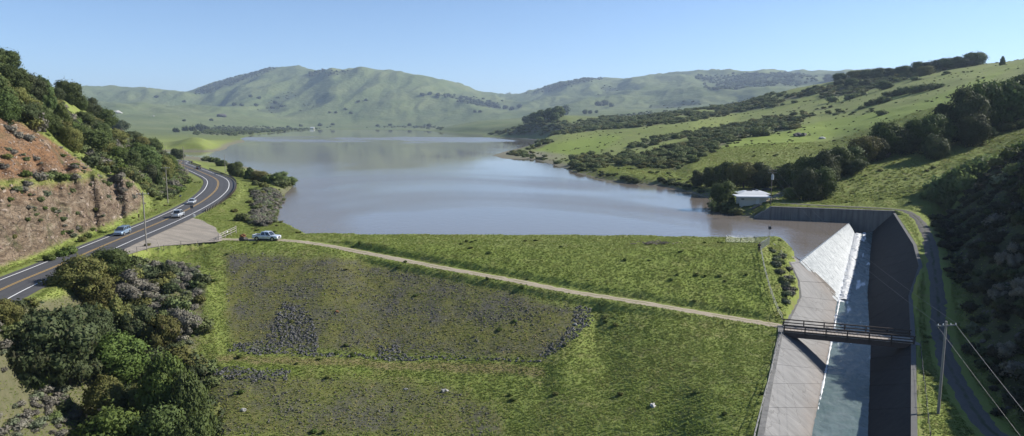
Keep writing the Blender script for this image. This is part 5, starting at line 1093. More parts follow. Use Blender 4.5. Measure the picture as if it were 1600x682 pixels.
for u, v, r_ in ((1474, 300, 3.4), (1486, 296, 3.8), (1500, 288, 3.8), (1514, 280, 3.6), (1528, 272, 3.4), (1540, 264, 3.0), (1460, 306, 3.0), (1450, 312, 2.4), (1492, 306, 3.0), (1470, 318, 3.0), (1508, 296, 3.0), (1484, 324, 2.6)):
    p = at(u, v, ymin=150)
    if p: bush('willow', p, r_, r_ * 1.15, 'pale sage-green shrub catching the sun above the shaded slope', 'pale shrubs above the shaded slope')
for u, v, r_, lf in ((1580, 252, 3.2, 'fresh'), (1598, 240, 3.2, 'fresh'), (1560, 262, 2.4, 'olive'), (1590, 275, 2.6, 'brush'), (1570, 285, 2.2, 'sage'), (1430, 222, 3.0, 'sage'), (1405, 238, 2.4, 'sage'), (1375, 246, 2.6, 'grey'), (1360, 250, 2.2, 'brush'), (1440, 228, 3.0, 'grey'), (1420, 234, 2.6, 'brush'), (1520, 220, 2.6, 'grey'), (1545, 214, 2.8, 'brush'), (1570, 206, 2.8, 'brush'), (1595, 200, 2.8, 'brush')):
    p = at(u, v, ymin=120)
    if p: bush(lf, p, r_, r_, {'fresh': 'bright green shrub at the upper right edge of the shaded slope', 'olive': 'yellowish shrub on the grassy spur at right', 'brush': 'dark shrub along the top of the grassy spur at right', 'sage': 'sage-grey shrub along the top of the grassy spur at right', 'grey': 'bare brownish shrub along the top of the grassy spur at right'}[lf], 'shrubs on the spur at right')
for k in range(46):
    u = random.uniform(1470, 1640); v = random.uniform(330, 680); f_ = np.interp(v, [330, 430, 520, 640, 690], [1490, 1500, 1525, 1590, 1650])
    if u < f_ + 6: continue
    p = at(u, v, ymin=50); lf = random.choice(['grey', 'shade', 'dark', 'shade']); r_ = random.uniform(0.7, 1.8)
    if p and p[1] < 230: bush(lf, p, r_, r_, {'grey': 'bare twiggy shrub on the steep shaded slope at right', 'shade': 'near-black shrub on the steep shaded slope at right', 'dark': 'dark shrub on the steep shaded slope at right', 'sage': 'greyish shrub on the steep shaded slope at right'}[lf], 'shrubs on the shaded slope')
for u, vb, vt, wp, lf in ((1578, 420, 372, 44, 'grey'), (1604, 470, 410, 50, 'grey'), (1560, 470, 436, 34, 'grey'), (1572, 560, 516, 40, 'grey'), (1625, 320, 262, 60, 'bay'), (1522, 520, 492, 26, 'sage')): T(u, vb, vt, wp, 'loose' if lf != 'bay' else 'round', lf, {'grey': 'bare grey tree on the steep shaded slope at right', 'dark': 'dark leafy tree on the steep shaded slope at right', 'bay': 'evergreen tree at the right edge above the shaded slope', 'sage': 'pale shrubby tree at the foot of the shaded slope'}[lf], 'trees on the shaded slope', ymin=50)
# bank shrubs left of the weir
for k in range(46):
    t_ = random.random(); u = np.interp(t_, [0, 0.5, 1], [1206, 1226, 1236]) + random.uniform(-7, 10); v = np.interp(t_, [0, 0.5, 1], [388, 430, 485])
    p = at(u, v, ymin=90)
    if p:
        dd, *_ = seg_dist(np.array([p[0]]), np.array([p[1]]), CHAN, True)
        if dd[0] > 1.0 and not in_poly(np.array([p[0]]), np.array([p[1]]), CHAN)[0]: lf = random.choice(['sage', 'grey', 'brush', 'sage']); r_ = random.uniform(0.35, 0.95); bush(lf, p, r_, r_ * 0.8, {'sage': 'sage-green shrub on the bank left of the weir', 'grey': 'dry grey shrub on the bank left of the weir', 'brush': 'dark green shrub on the bank left of the weir'}[lf], 'shrubs left of the weir')
# shore of the right hand promontories
for k in range(64):
    t_ = random.random(); u = np.interp(t_, [0, 0.2, 0.35, 0.6, 0.8, 1], [776, 850, 905, 986, 1040, 1100]); v = np.interp(t_, [0, 0.2, 0.35, 0.6, 0.8, 1], [241, 251, 269, 286, 289, 304]) - random.uniform(0, 7)
    p = at(u + random.uniform(-4, 4), v, ymin=200)
    if p and p[2] > 0.1: r_ = random.uniform(0.8, 2.2) * (p[1] / 400) ** 0.5; bush(random.choice(['brush', 'dark']), p, r_, r_ * 0.8, 'low dark shrub fringing the right lake shore', 'shrubs fringing the right shore')
# knoll grove and far trees
for k, (u, vb, vt, wp) in enumerate(((824, 193, 180, 20), (836, 191, 175, 22), (848, 189, 171, 24), (860, 187, 168, 24), (872, 184, 165, 24), (883, 180, 163, 16), (842, 194, 182, 20), (866, 189, 175, 20))): T(u, vb, vt, wp, 'round', 'bay', 'dark tree in the grove crowning the knoll beyond the lake', 'grove on the knoll', far=True, ymin=900)
for u, vb, vt, wp in ((914, 178, 171, 10), (922, 178, 172, 8), (932, 177, 172, 7)): T(u, vb, vt, wp, 'round', 'bay', 'small dark tree right of the grove on the knoll', 'small trees right of the grove', far=True, ymin=900)
far_t = [(312, 203, 12), (322, 203, 10), (302, 205, 10), (290, 205, 10), (275, 207, 9), (288, 160, 5), (245, 153, 6), (392, 152, 5), (405, 155, 6), (430, 162, 6), (440, 168, 6), (425, 170, 5), (378, 166, 6), (366, 165, 6), (400, 166, 6), (540, 172, 5), (548, 178, 5), (515, 177, 4), (525, 177, 4), (288, 190, 5), (330, 189, 5), (660, 150, 6), (672, 148, 6), (684, 151, 6), (695, 150, 5), (702, 152, 6), (720, 155, 6), (730, 157, 6), (742, 160, 7), (753, 163, 7), (764, 166, 8), (775, 168, 8), (790, 170, 8), (800, 172, 8), (812, 168, 7), (935, 166, 10), (945, 165, 12), (955, 167, 8), (742, 176, 5), (750, 176, 5), (500, 197, 6), (520, 196, 5), (470, 198, 5), (450, 200, 5), (590, 198, 5), (610, 197, 5), (640, 197, 6), (670, 198, 6), (560, 160, 5), (572, 158, 5)]
for u, v, wp in far_t:
    p = at(u, v, ymin=1000)
    if p: r_ = wp * p[1] / FPX * 0.55; o = bush('dark', p, r_, r_ * 1.1, 'small dark tree dotted on the hills beyond the lake', 'trees dotted on the far hills', name='tree'); o['category'] = 'tree'
us = KEEP * pmask(SCRUBS[0], 10, 50, 140) * (1 - pmask([(-140, 520), (0, 525), (20, 560), (70, 590), (125, 620), (140, 700), (-140, 700)], 6, 40, 140)); p_, i_, j_ = sample(us, 0.17); sz = 0.9 + 1.1 * rng.random(len(p_)); scatter('understory', p_, np.stack([sz, sz, sz * 0.9], 1), [BUSHO[('brush', 0)], BUSHO[('dark', 1)], BUSHO[('olive', 1)], BUSHO[('dark', 0)]])
fw = INV * np.clip(farw, 0, 1); p_, i_, j_ = sample(fw, 0.0026); sz = rng.uniform(5, 11, len(p_)); print('woods', len(p_)); scatter('far_woods', p_, np.stack([sz, sz, sz * 0.9], 1), [BUSHO[('dark', q)] for q in range(3)] + [BUSHO[('brush', 0)]])
p_, i_, j_ = sample(INV * farb, 0.00022); sz = rng.uniform(4, 9, len(p_)); scatter('far_brush', p_, np.stack([sz, sz, sz * 0.7], 1), [BUSHO[('brush', q)] for q in range(3)])
fb = INV * sstep(1100, 1500, GY) * (GY < 3600) * NOT_WATER * hs; p_, i_, j_ = sample(fb, 0.0024); sz = rng.uniform(2.5, 5.5, len(p_)); print('farshore', len(p_)); scatter('far_shore_brush', p_, np.stack([sz, sz, sz * 0.8], 1), [BUSHO[('brush', q)] for q in range(3)] + [BUSHO[('dark', 0)]])
# ------------------------------------------------------------------ pump house by the water
M_CREAM = simple('cream_painted_wall', (0.520, 0.500, 0.430), 0.8, var=0.08, scale=1.5); M_ROOFW = simple('white_roof_sheet', (0.520, 0.530, 0.535), 0.5, var=0.06, scale=1.0); M_DOOR = simple('pale_door', (0.600, 0.600, 0.560), 0.6); M_VENT = simple('dark_vent', (0.06, 0.06, 0.065), 0.6); M_GREYMET = simple('galvanised_metal', (0.38, 0.39, 0.40), 0.45, 0.6, 0.15, 4)
hx, hy = PZ(1155, 331, 0.6)[:2]; hz = 0.0
house = empty('pump_house', (hx, hy, hz), -0.10); tag(house, 'cream pump house with flat white roofs standing at the water beside the headwall', 'building')
def hbx(name, c, d, mat): return part(name, MB().box(c, d).mesh(name), mat, house)
wall = hbx('wall', (4.0, 2.6, 2.75), (8.0, 5.2, 4.9), M_CREAM)
found = hbx('foundation', (4.0, 2.6, -0.6), (8.15, 5.35, 1.9), M_CONC_DARK)
roof = hbx('roof', (4.1, 2.3, 5.33), (10.4, 6.8, 0.26), M_ROOFW); part('fascia', MB().box((4.1, -1.14, 5.24), (10.4, 0.06, 0.34)).mesh('fascia'), M_ROOFW, roof)
door = hbx('door', (5.4, -0.03, 3.75), (0.95, 0.08, 2.1), M_DOOR); part('handle', MB().box((5.75, -0.09, 3.7), (0.06, 0.08, 0.12)).mesh('handle'), M_GREYMET, door); part('door_frame', MB().box((5.4, -0.015, 4.84), (1.15, 0.09, 0.1)).box((4.88, -0.015, 3.75), (0.1, 0.09, 2.1)).box((5.92, -0.015, 3.75), (0.1, 0.09, 2.1)).mesh('door_frame'), M_CREAM, door)
vent = hbx('vent', (0.9, -0.02, 4.5), (0.9, 0.06, 0.45), M_VENT)
for k in range(4): part('louvre', MB().box((0.9, -0.06, 4.33 + k * 0.11), (0.9, 0.05, 0.03)).mesh('louvre'), M_GREYMET, vent)
hbx('rear_wall', (6.0, 9.5, 3.4), (8.6, 6.0, 4.1), M_CREAM)
mb = MB(); b0, b1 = 5.5, 6.2; A4 = [(1.0, 5.8, b0), (11.0, 5.8, b0), (11.0, 13.2, b0), (1.0, 13.2, b0)]; B4 = [(3.4, 8.0, b1), (8.8, 8.0, b1), (8.8, 11.2, b1), (3.4, 11.2, b1)]
mb.poly(A4[::-1]); mb.poly(B4)
for k in range(4): mb.poly([A4[k], A4[(k + 1) % 4], B4[(k + 1) % 4], B4[k]])
rr_ = part('hipped_roof', mb.mesh('hip'), M_ROOFW, house); part('roof_hatch', MB().box((5.0, 9.4, 6.28), (1.6, 0.9, 0.22)).mesh('hatch'), M_VENT, rr_); part('roof_vent', MB().box((7.4, 9.6, 6.35), (0.8, 0.8, 0.4)).mesh('vent'), M_GREYMET, rr_)
# steps down the bank from the house
steps = empty('bank_steps', PZ(1190, 325, 2.6)); tag(steps, 'dark steps running down the grassy bank under the pump house wall', 'steps')
s0, s1 = np.array(PZ(1186, 320, 3.2)), np.array(PZ(1160, 333, 0.5)); of = np.array(PZ(1190, 325, 2.6))
for k in range(9):
    c = s0 + (s1 - s0) * k / 8 - of + np.array([0, -0.9, 0.15]); part('step', MB().box(tuple(c), (0.62, 1.0, 0.34), 0.3).mesh('step'), M_CONC_DARK, steps)
# ------------------------------------------------------------------ far white house
fh = at(488, 202.0, ymin=2500) or (-900, 3300, 2); fhe = empty('farmhouse', fh); tag(fhe, 'tiny white farmhouse on the far shore of the lake', 'house')
part('wall', MB().box((0, 0, 3), (16, 8, 6)).mesh('fw'), M_CREAM, fhe); mb = MB(); mb.prism([(-9, -5, 6), (-9, 5, 6), (-9, 0, 9)], (18, 0, 0)); part('roof', mb.mesh('fr'), M_ROOFW, fhe)
# ------------------------------------------------------------------ poles and wires
M_POLE = simple('weathered_pole', (0.190, 0.178, 0.162), 0.9, var=0.25, scale=4); M_POLE_D = simple('dark_pole', (0.130, 0.110, 0.090), 0.9, var=0.25, scale=4); M_INS = simple('white_insulator', (0.62, 0.62, 0.60), 0.35); M_TRANS = simple('pale_transformer', (0.420, 0.470, 0.500), 0.4, 0.2); M_WIRE = simple('wire', (0.12, 0.12, 0.12), 0.5, 0.4)
def upole(base, h, label, rz=0.0, arms=1, armlen=2.2, mat=None, trans=False, r=0.15, group=None):
    e = empty('utility_pole', base, rz); tag(e, label, 'utility pole', group); mat = mat or M_POLE
    part('pole', MB().bar((0, 0, -0.6), (0, 0, h), r, r * 0.7, 8).mesh('pole', False), mat, e)
    for k in range(arms):
        z = h - 0.45 - k * 0.75; a = part('crossarm', MB().box((0, -0.14, z), (armlen, 0.11, 0.13)).mesh('arm'), mat, e)
        for x in (-armlen * 0.46, -armlen * 0.2, armlen * 0.2, armlen * 0.46): part('insulator', MB().bar((x, -0.14, z + 0.06), (x, -0.14, z + 0.24), 0.06, 0.04, 6).mesh('ins'), M_INS, a)
    if trans:
        t = part('transformer', MB().bar((0, -0.48, h - 3.2), (0, -0.48, h - 1.7), 0.36, 0.36, 10).mesh('tr'), M_TRANS, e); part('bushing', MB().bar((0.1, -0.48, h - 1.7), (0.1, -0.48, h - 1.4), 0.06, 0.05, 6).bar((-0.12, -0.48, h - 1.7), (-0.12, -0.48, h - 1.4), 0.06, 0.05, 6).mesh('bush'), M_INS, t)
    return e
P1 = Vector(PZ(1466, 645, -5.05)); P1.z = float(H(P1.x, P1.y)); upole(P1, 11.0, 'tall pale utility pole on the grass strip right of the spillway', 0.15, 1, 2.4, r=0.17)
P2 = Vector(PZ(1204, 321, 3.55)); P2.z = float(H(P2.x, P2.y)); upole(P2, 10.9, 'dark utility pole with a pale transformer beside the pump house', 0.0, 2, 2.3, M_POLE_D, True, 0.16)
def rpole(u, vb, vt, label, arms=0, **kw):
    p = at(u, vb); return upole(p, (vb - vt) * p[1] / FPX * 1.03, label, 0.25, arms, 2.2, **kw), p
PL = [rpole(229, 386, 301, 'tall pale utility pole with a crossarm beside the gravel pull-off', 1)[1], rpole(262.5, 318, 262, 'pale utility pole on the inner side of the road bend', 1)[1], rpole(288.5, 272, 231, 'slim pole left of the road near its far end', 0)[1], rpole(259, 243, 226, 'short distant pole behind the trees near the road end', 0)[1], rpole(352, 268, 243, 'slim pole standing on the lake side of the road bend', 0)[1]]
def wire(name, a, b, sag, label, r=0.013, n=16):
    a, b = Vector(a), Vector(b); pts = []
    for k in range(n + 1):
        t = k / n; q = a.lerp(b, t); q.z -= sag * 4 * t * (1 - t); pts.append(q)
    o = link(name, MB().tube(pts, r, 5).mesh('wire'), M_WIRE); tag(o, label, 'wire'); return o
top1 = P1 + Vector((0, 0, 10.8)); top2 = P2 + Vector((0, 0, 10.7))
wire('power_line', top1 + Vector((-1.1, 0, 0)), top2 + Vector((-1.0, 0, 0)), 2.2, 'power line running from the near pole up to the pump house pole, left strand')
wire('power_line', top1 + Vector((1.1, 0, 0)), top2 + Vector((1.0, 0, 0)), 2.2, 'power line running from the near pole up to the pump house pole, right strand')
e1 = PY(1601, 640, 60); e2 = PY(1598, 682, 60)
def beyond(a, b, k): return Vector(a) + (Vector(b) - Vector(a)) * k
wire('power_line', top1 + Vector((1.1, 0, -0.2)), beyond(top1 + Vector((1.1, 0, -0.2)), e1, 2.0), 0.25, 'thick cable dropping from the near pole to the bottom right corner', 0.024)
wire('power_line', top1 + Vector((-1.1, 0, -0.2)), beyond(top1 + Vector((-1.1, 0, -0.2)), e2, 2.0), 0.25, 'thin wire dropping from the near pole to the bottom right corner', 0.013)
# ------------------------------------------------------------------ fences, gate, guardrail, signs
M_RAIL = simple('pale_pipe', (0.30, 0.29, 0.27), 0.5, 0.3, 0.15, 4); M_FPOST = simple('dark_fence_post', (0.10, 0.09, 0.08), 0.9); M_GATE = simple('pale_gate_paint', (0.30, 0.27, 0.24), 0.6, 0.1, 0.15)
def fence_run(name, px, label, h=1.1, step=2.6, rails=(1.05, 0.55), pm=None, rm=None, r=0.045, rr=0.035, cat='fence', mesh_=False):
    pts = [np.array(at(u, v)) for u, v in px]; pts = resample(pts, max(2, int(sum(np.linalg.norm(b - a) for a, b in zip(pts[:-1], pts[1:])) / step) + 1)); pts[:, 2] = H(pts[:, 0], pts[:, 1])
    e = empty(name, tuple(pts[0])); tag(e, label, cat); o = pts[0]
    for p in pts: q = p - o; part('post', MB().bar((q[0], q[1], q[2] - 0.3), (q[0], q[1], q[2] + h), r, r, 6).mesh('post'), pm or M_RAIL, e)
    for z in rails: part('rail', MB().tube([tuple(p - o + np.array([0, 0, z])) for p in pts], rr, 5).mesh('rail'), rm or M_RAIL, e)
    if mesh_:
        mb = MB()
        for a, b in zip(pts[:-1], pts[1:]):
            n = max(1, int(np.linalg.norm(b - a) / 0.3))
            for k in range(n):
                c = a + (b - a) * k / n - o; d = a + (b - a) * (k + 1) / n - o
                for z in np.arange(0.05, h - 0.1, 0.3): mb.bar((c[0], c[1], c[2] + z), (d[0], d[1], d[2] + z + 0.3), 0.010, n=3); mb.bar((c[0], c[1], c[2] + z + 0.3), (d[0], d[1], d[2] + z), 0.010, n=3)
        part('wire_mesh', mb.mesh('wire_mesh'), rm or M_RAIL, e)
    return e
fence_run('bank_railing', [(1187, 390), (1195, 428), (1204, 460), (1213, 485), (1222, 503)], 'pale pipe railing running down the crest end to the bridge', 1.1, 2.4)
fence_run('bank_railing', [(1222, 524), (1212, 557), (1199, 610), (1182, 676), (1172, 720)], 'pale pipe railing along the left edge of the spillway below the bridge', 1.1, 2.4)
fence_run('chain_link_fence', [(1134, 379), (1160, 379.5), (1185, 380), (1201, 381)], 'chain link fence along the water at the right end of the dam crest', 1.5, 2.4, (1.45, 0.1), M_GREYMET, M_GREYMET, 0.035, 0.022, mesh_=True)
fence_run('chain_link_fence', [(1202, 382), (1196, 386), (1188, 391)], 'short chain link fence closing the corner of the dam crest', 1.5, 1.6, (1.45, 0.1), M_GREYMET, M_GREYMET, 0.035, 0.022, mesh_=True)
fence_run('wire_fence', [(198, 400), (230, 393), (265, 388), (300, 385), (335, 381)], 'thin wire fence along the near edge of the gravel pull-off', 1.2, 3.0, (1.1, 0.75, 0.4), M_FPOST, M_WIRE, 0.05, 0.012)
fence_run('wire_fence', [(1438, 545), (1442, 590), (1447, 630), (1450, 665), (1453, 690)], 'thin post and wire fence on the grass strip right of the spillway', 1.1, 4.0, (1.0, 0.6), M_FPOST, M_WIRE, 0.05, 0.010)
ga, gb = np.array(at(342, 376.5)), np.array(at(369, 364.5)); gate = empty('pipe_gate', tuple(ga)); tag(gate, 'pale pipe gate closing the dirt track beside the gravel pull-off', 'gate')
gd = gb - ga; gd[2] = 0
for t_ in (0, 0.35, 0.68, 1.0): q = gd * t_; part('post', MB().bar((q[0], q[1], -0.3), (q[0], q[1], 1.55 if t_ in (0, 1.0) else 1.4), 0.09 if t_ in (0, 1.0) else 0.06, n=7).mesh('post'), M_GATE, gate)
for z in (1.35, 0.95, 0.45): part('rail', MB().bar((0, 0, z), (gd[0], gd[1], z), 0.055, n=6).mesh('rail'), M_GATE, gate)
part('brace', MB().bar((0, 0, 0.45), tuple(gd * 0.35 + np.array([0, 0, 1.35])), 0.04, n=5).mesh('brace'), M_GATE, gate); part('gate_sign', MB().box(tuple(gd * 0.5 + np.array([0.0, -0.08, 1.0])), (0.5, 0.03, 0.4), math.atan2(gd[1], gd[0])).mesh('gate_sign'), M_ROOFW, gate)
M_GUARD = simple('weathered_guardrail', (0.110, 0.110, 0.112), 0.6, 0.5, 0.2)
def guardrail(y0, y1, label, off=6.1):
    ii = [i for i in range(len(RD)) if y0 < RD[i, 1] < y1]; pts = [np.array([RD[i, 0] + RN[i, 0] * off * (0.55 + 0.45 * wid[i]) , RD[i, 1] + RN[i, 1] * off * (0.55 + 0.45 * wid[i]), RD[i, 2]]) for i in ii]
    L = sum(np.linalg.norm(b - a) for a, b in zip(pts[:-1], pts[1:])); pts = resample(pts, int(L / 2.0)); e = empty('guardrail', tuple(pts[0])); tag(e, label, 'guardrail'); o = pts[0]
    mb = MB()
    for a, b in zip(pts[:-1], pts[1:]):
        d = Vector(b - a); nn = Vector((d.y, -d.x, 0)).normalized(); A = Vector(a - o)
        prof = [(0.0, 0.42), (0.07, 0.50), (0.0, 0.58), (0.07, 0.66), (0.0, 0.74), (-0.03, 0.74), (0.04, 0.66), (-0.03, 0.58), (0.04, 0.50), (-0.03, 0.42)]
        mb.prism([A - nn * px_ + Vector((0, 0, pz_)) for px_, pz_ in prof], d)
    part('rail_beam', mb.mesh('beam'), M_GUARD, e)
    for k, p in enumerate(pts): q = p - o; part('post', MB().box((q[0] + 0.12, q[1], 0.25 + q[2]), (0.18, 0.2, 1.05)).mesh('post'), M_WOOD_DARK, e)
guardrail(186, 352, 'dark guardrail curving along the lake side of the road bend'); guardrail(372, 418, 'short guardrail at the far end of the road')
def sign_post(u, v, h, bw, bh, mat, label, cat='sign', r=0.04, name='road_sign'):
    p = at(u, v); e = empty(name, p, 0.2); tag(e, label, cat); part('post', MB().bar((0, 0, -0.2), (0, 0, h), r, n=6).mesh('post'), M_POLE_D, e)
    if bw: part('sign_board', MB().box((0, -r - 0.02, h - bh / 2), (bw, 0.03, bh)).mesh('board'), mat, e)
    return e
M_BLUE = simple('blue_sign', (0.05, 0.12, 0.35), 0.5); M_DKSIGN = simple('dark_sign_back', (0.06, 0.065, 0.07), 0.6)
sign_post(300.5, 338.5, 2.9, 0.75, 0.75, M_DKSIGN, 'dark sign on a post at the near end of the guardrail'); sign_post(282.3, 313, 1.6, 0.5, 0.4, M_BLUE, 'small blue roadside marker on the inner side of the bend'); sign_post(217.5, 345, 1.7, 0.35, 0.9, simple('brown_sign', (0.16, 0.09, 0.05), 0.7), 'small brown marker at the foot of the road cut', r=0.06)
o = link('marker_block', MB().box((0, 0, 0.35), (0.5, 0.4, 0.8), 0.3).mesh('block'), M_ROOFW); o.location = at(303.3, 340); tag(o, 'small white block by the near end of the guardrail', 'marker')
st_ = link('leaning_stake', MB().bar((0, 0, -0.2), (-0.55, 0, 1.9), 0.05, n=6).mesh('stake'), M_GATE); st_.location = at(250, 389); tag(st_, 'pale stake leaning in the wire fence by the pull-off', 'stake')
gz = PZ(1202, 372, 0.0); e = empty('staff_gauge', gz); tag(e, 'thin post with a small black box standing in the lake by the crest fence', 'post'); part('post', MB().bar((0, 0, -2), (0, 0, 2.2), 0.05, n=6).mesh('post'), M_GREYMET, e); part('box', MB().box((0, 0, 2.5), (0.6, 0.4, 0.75)).mesh('box'), M_DKSIGN, e)
# ------------------------------------------------------------------ single boulders
def boulder(u, v, size, mat, label, seed, sq=0.75, ymin=45):
    p = at(u, v, ymin=ymin)
    if p is None: return
    me = rock_mesh(seed, 2); me.materials.clear(); o = link('boulder', me, mat); o.location = (p[0], p[1], p[2] + size * 0.2); o.scale = (size, size * 0.85, size * sq); o.rotation_euler = (0.1, 0.1, seed); tag(o, label, 'boulder')
boulder(527, 488, 0.42, M_ROCK_RUST, 'small orange rock alone on the upper rubble slope', 301); boulder(695, 612, 0.50, M_ROCK_PALE, 'pale upright rock on the lower rubble slope', 302, 1.1); boulder(1020, 635, 0.55, M_ROCK_PALE, 'pale rock alone on the lower right grass slope', 303); boulder(898, 508, 0.42, M_ROCK_PALE, 'pale rock in the dark rubble at the right tip of the slope', 304); boulder(380, 642, 0.4, M_ROCK_PALE, 'pale narrow rock at the lower left of the dam', 305, 1.1); boulder(634, 609, 0.32, M_ROCK_PALE, 'small pale rock left of the upright rock', 311)
boulder(1245, 213, 4.0, M_ROCK_DARK, 'dark boulder out on the bright green hillside', 306, 0.6, 300); boulder(1254, 213, 3.0, M_ROCK_DARK, 'smaller dark boulder touching the one on the bright hillside', 312, 0.6, 300); boulder(1285, 217, 1.8, M_ROCK_PALE, 'pale boulder right of the dark boulders on the bright hillside', 307, 0.7, 300)
boulder(346, 183, 24, M_ROCK_DARK, 'large grey rock outcrop on the hills beyond the lake, nearest the middle', 308, 0.8, 1500); boulder(184, 177, 18, M_ROCK_PALE, 'pale rock outcrop on the far hill above the road end', 309, 0.7, 1500); boulder(240, 182, 6, M_ROCK_PALE, 'small pale rock on the far hill left of the grey outcrop', 313, 0.7, 1500)
boulder(846, 187, 10, M_ROCK_DARK, 'grey rock below the grove on the knoll', 314, 0.6, 900); boulder(857, 188, 8, M_ROCK_PALE, 'paler grey rock right of the one below the grove', 315, 0.6, 900)
boulder(1180, 298, 1.6, M_ROCK_DARK, 'dark low rock on the meadow behind the pump house roof', 316, 0.5, 220); boulder(1198, 298, 2.0, M_ROCK_DARK, 'dark low rock on the meadow beside the pump house pole', 317, 0.5, 220)
p = at(380, 377); e = empty('stump', p); tag(e, 'rust-topped dark block at the edge of the track behind the parked pickup', 'block'); me = rock_mesh(321, 2); me.materials.clear(); o = part('body', me, M_ROCK_DARK, e); o.scale = (0.95, 0.75, 1.0); o.location = (0, 0, 0.4); me = rock_mesh(322, 2); me.materials.clear(); o = part('top', me, M_ROCK_RUST, e); o.scale = (0.62, 0.5, 0.55); o.location = (0.1, -0.05, 1.15)
# dark driftwood heap at the waterline behind the crest
dw = MB(); r_ = random.Random(5)
for k in range(70): a = r_.uniform(0, 6.28); x, y = r_.gauss(0, 1.6), r_.gauss(0, 0.6); L = r_.uniform(0.5, 1.6); dw.bar((x, y, r_.uniform(0.0, 0.5)), (x + L * math.cos(a), y + L * math.sin(a) * 0.4, r_.uniform(0.1, 0.7)), r_.uniform(0.03, 0.08), n=4)
o = link('driftwood_heap', dw.mesh('driftwood'), M_POLE_D); q = PZ(1022, 382.5, 3.3); o.location = (q[0], q[1], float(H(q[0], q[1]))); tag(o, 'grey heap of driftwood at the edge of the dam crest', 'driftwood')
# ------------------------------------------------------------------ vehicles
def paint(name, col, metal=0.3):
    m, t, b = mat_new(name); b.inputs['Base Color'].default_value = (*col, 1); b.inputs['Metallic'].default_value = metal; b.inputs['Roughness'].default_value = 0.32; b.inputs['Coat Weight'].default_value = 0.5; return m
M_GLASS = paint('tinted_glass', (0.02, 0.025, 0.03), 0.0); M_GLASS.node_tree.nodes['Principled BSDF'].inputs['Roughness'].default_value = 0.08; M_TYRE = simple('tyre_rubber', (0.02, 0.02, 0.02), 0.9); M_RIM = paint('alloy_rim', (0.45, 0.46, 0.47), 0.8); M_LAMP = paint('headlight_lens', (0.75, 0.76, 0.78), 0.1); M_TAIL = paint('tail_light_lens', (0.35, 0.02, 0.02), 0.0); M_BLACK = simple('black_trim', (0.025, 0.025, 0.027), 0.7); M_PLATE = simple('number_plate', (0.6, 0.6, 0.6), 0.5)
def loft(sections):
    """rings of equal size along the body -> closed mesh"""
    v = [p for s_ in sections for p in s_]; n = len(sections[0]); f = []
    for i in range(len(sections) - 1):
        for k in range(n): f.append((i * n + k, i * n + (k + 1) % n, (i + 1) * n + (k + 1) % n, (i + 1) * n + k))
    f.append(tuple(range(n))); f.append(tuple(range((len(sections) - 1) * n, len(sections) * n))[::-1])
    me = bpy.data.meshes.new('loft'); me.from_pydata(v, [], f); bm = bmesh.new(); bm.from_mesh(me); bmesh.ops.recalc_face_normals(bm, faces=bm.faces); bm.to_mesh(me); bm.free(); return me
def body_mesh(st):
    """stations (x, bottom, waist, top, half width): hull with rounded shoulders"""
    return loft([[(x, -w_ * 0.92, b), (x, -w_, b + 0.12), (x, -w_, wz), (x, -w_ * 0.90, t), (x, w_ * 0.90, t), (x, w_, wz), (x, w_, b + 0.12), (x, w_ * 0.92, b)] for x, b, wz, t, w_ in st])
def cabin_mesh(x0, x1, x2, x3, z0, z1, w0, w1):
    """greenhouse: base from x0 to x3, roof from x1 to x2"""
    b = [(x0, -w0, z0), (x3, -w0, z0), (x3, w0, z0), (x0, w0, z0)]; t = [(x1, -w1, z1), (x2, -w1, z1), (x2, w1, z1), (x1, w1, z1)]; mb = MB(); mb.poly(b[::-1]); mb.poly(t)
    for k in range(4): mb.poly([b[k], b[(k + 1) % 4], t[(k + 1) % 4], t[k]])
    me = mb.mesh('cabin'); bm = bmesh.new(); bm.from_mesh(me); bmesh.ops.remove_doubles(bm, verts=bm.verts, dist=1e-4); bmesh.ops.bevel(bm, geom=bm.edges[:] , offset=0.06, segments=2, affect='EDGES', clamp_overlap=True); bm.to_mesh(me); bm.free(); return me
def pane(P, inset, lift):
    """a glass pane lying on the quad P (counter-clockwise seen from outside)"""
    P = [Vector(p) for p in P]; c = sum(P, Vector()) / 4; n = (P[1] - P[0]).cross(P[3] - P[0]).normalized()
    q = [p + (c - p).normalized() * inset + n * lift for p in P]; mb = MB(); mb.prism([p - n * 0.04 for p in q], n * 0.04); return mb.mesh('pane')
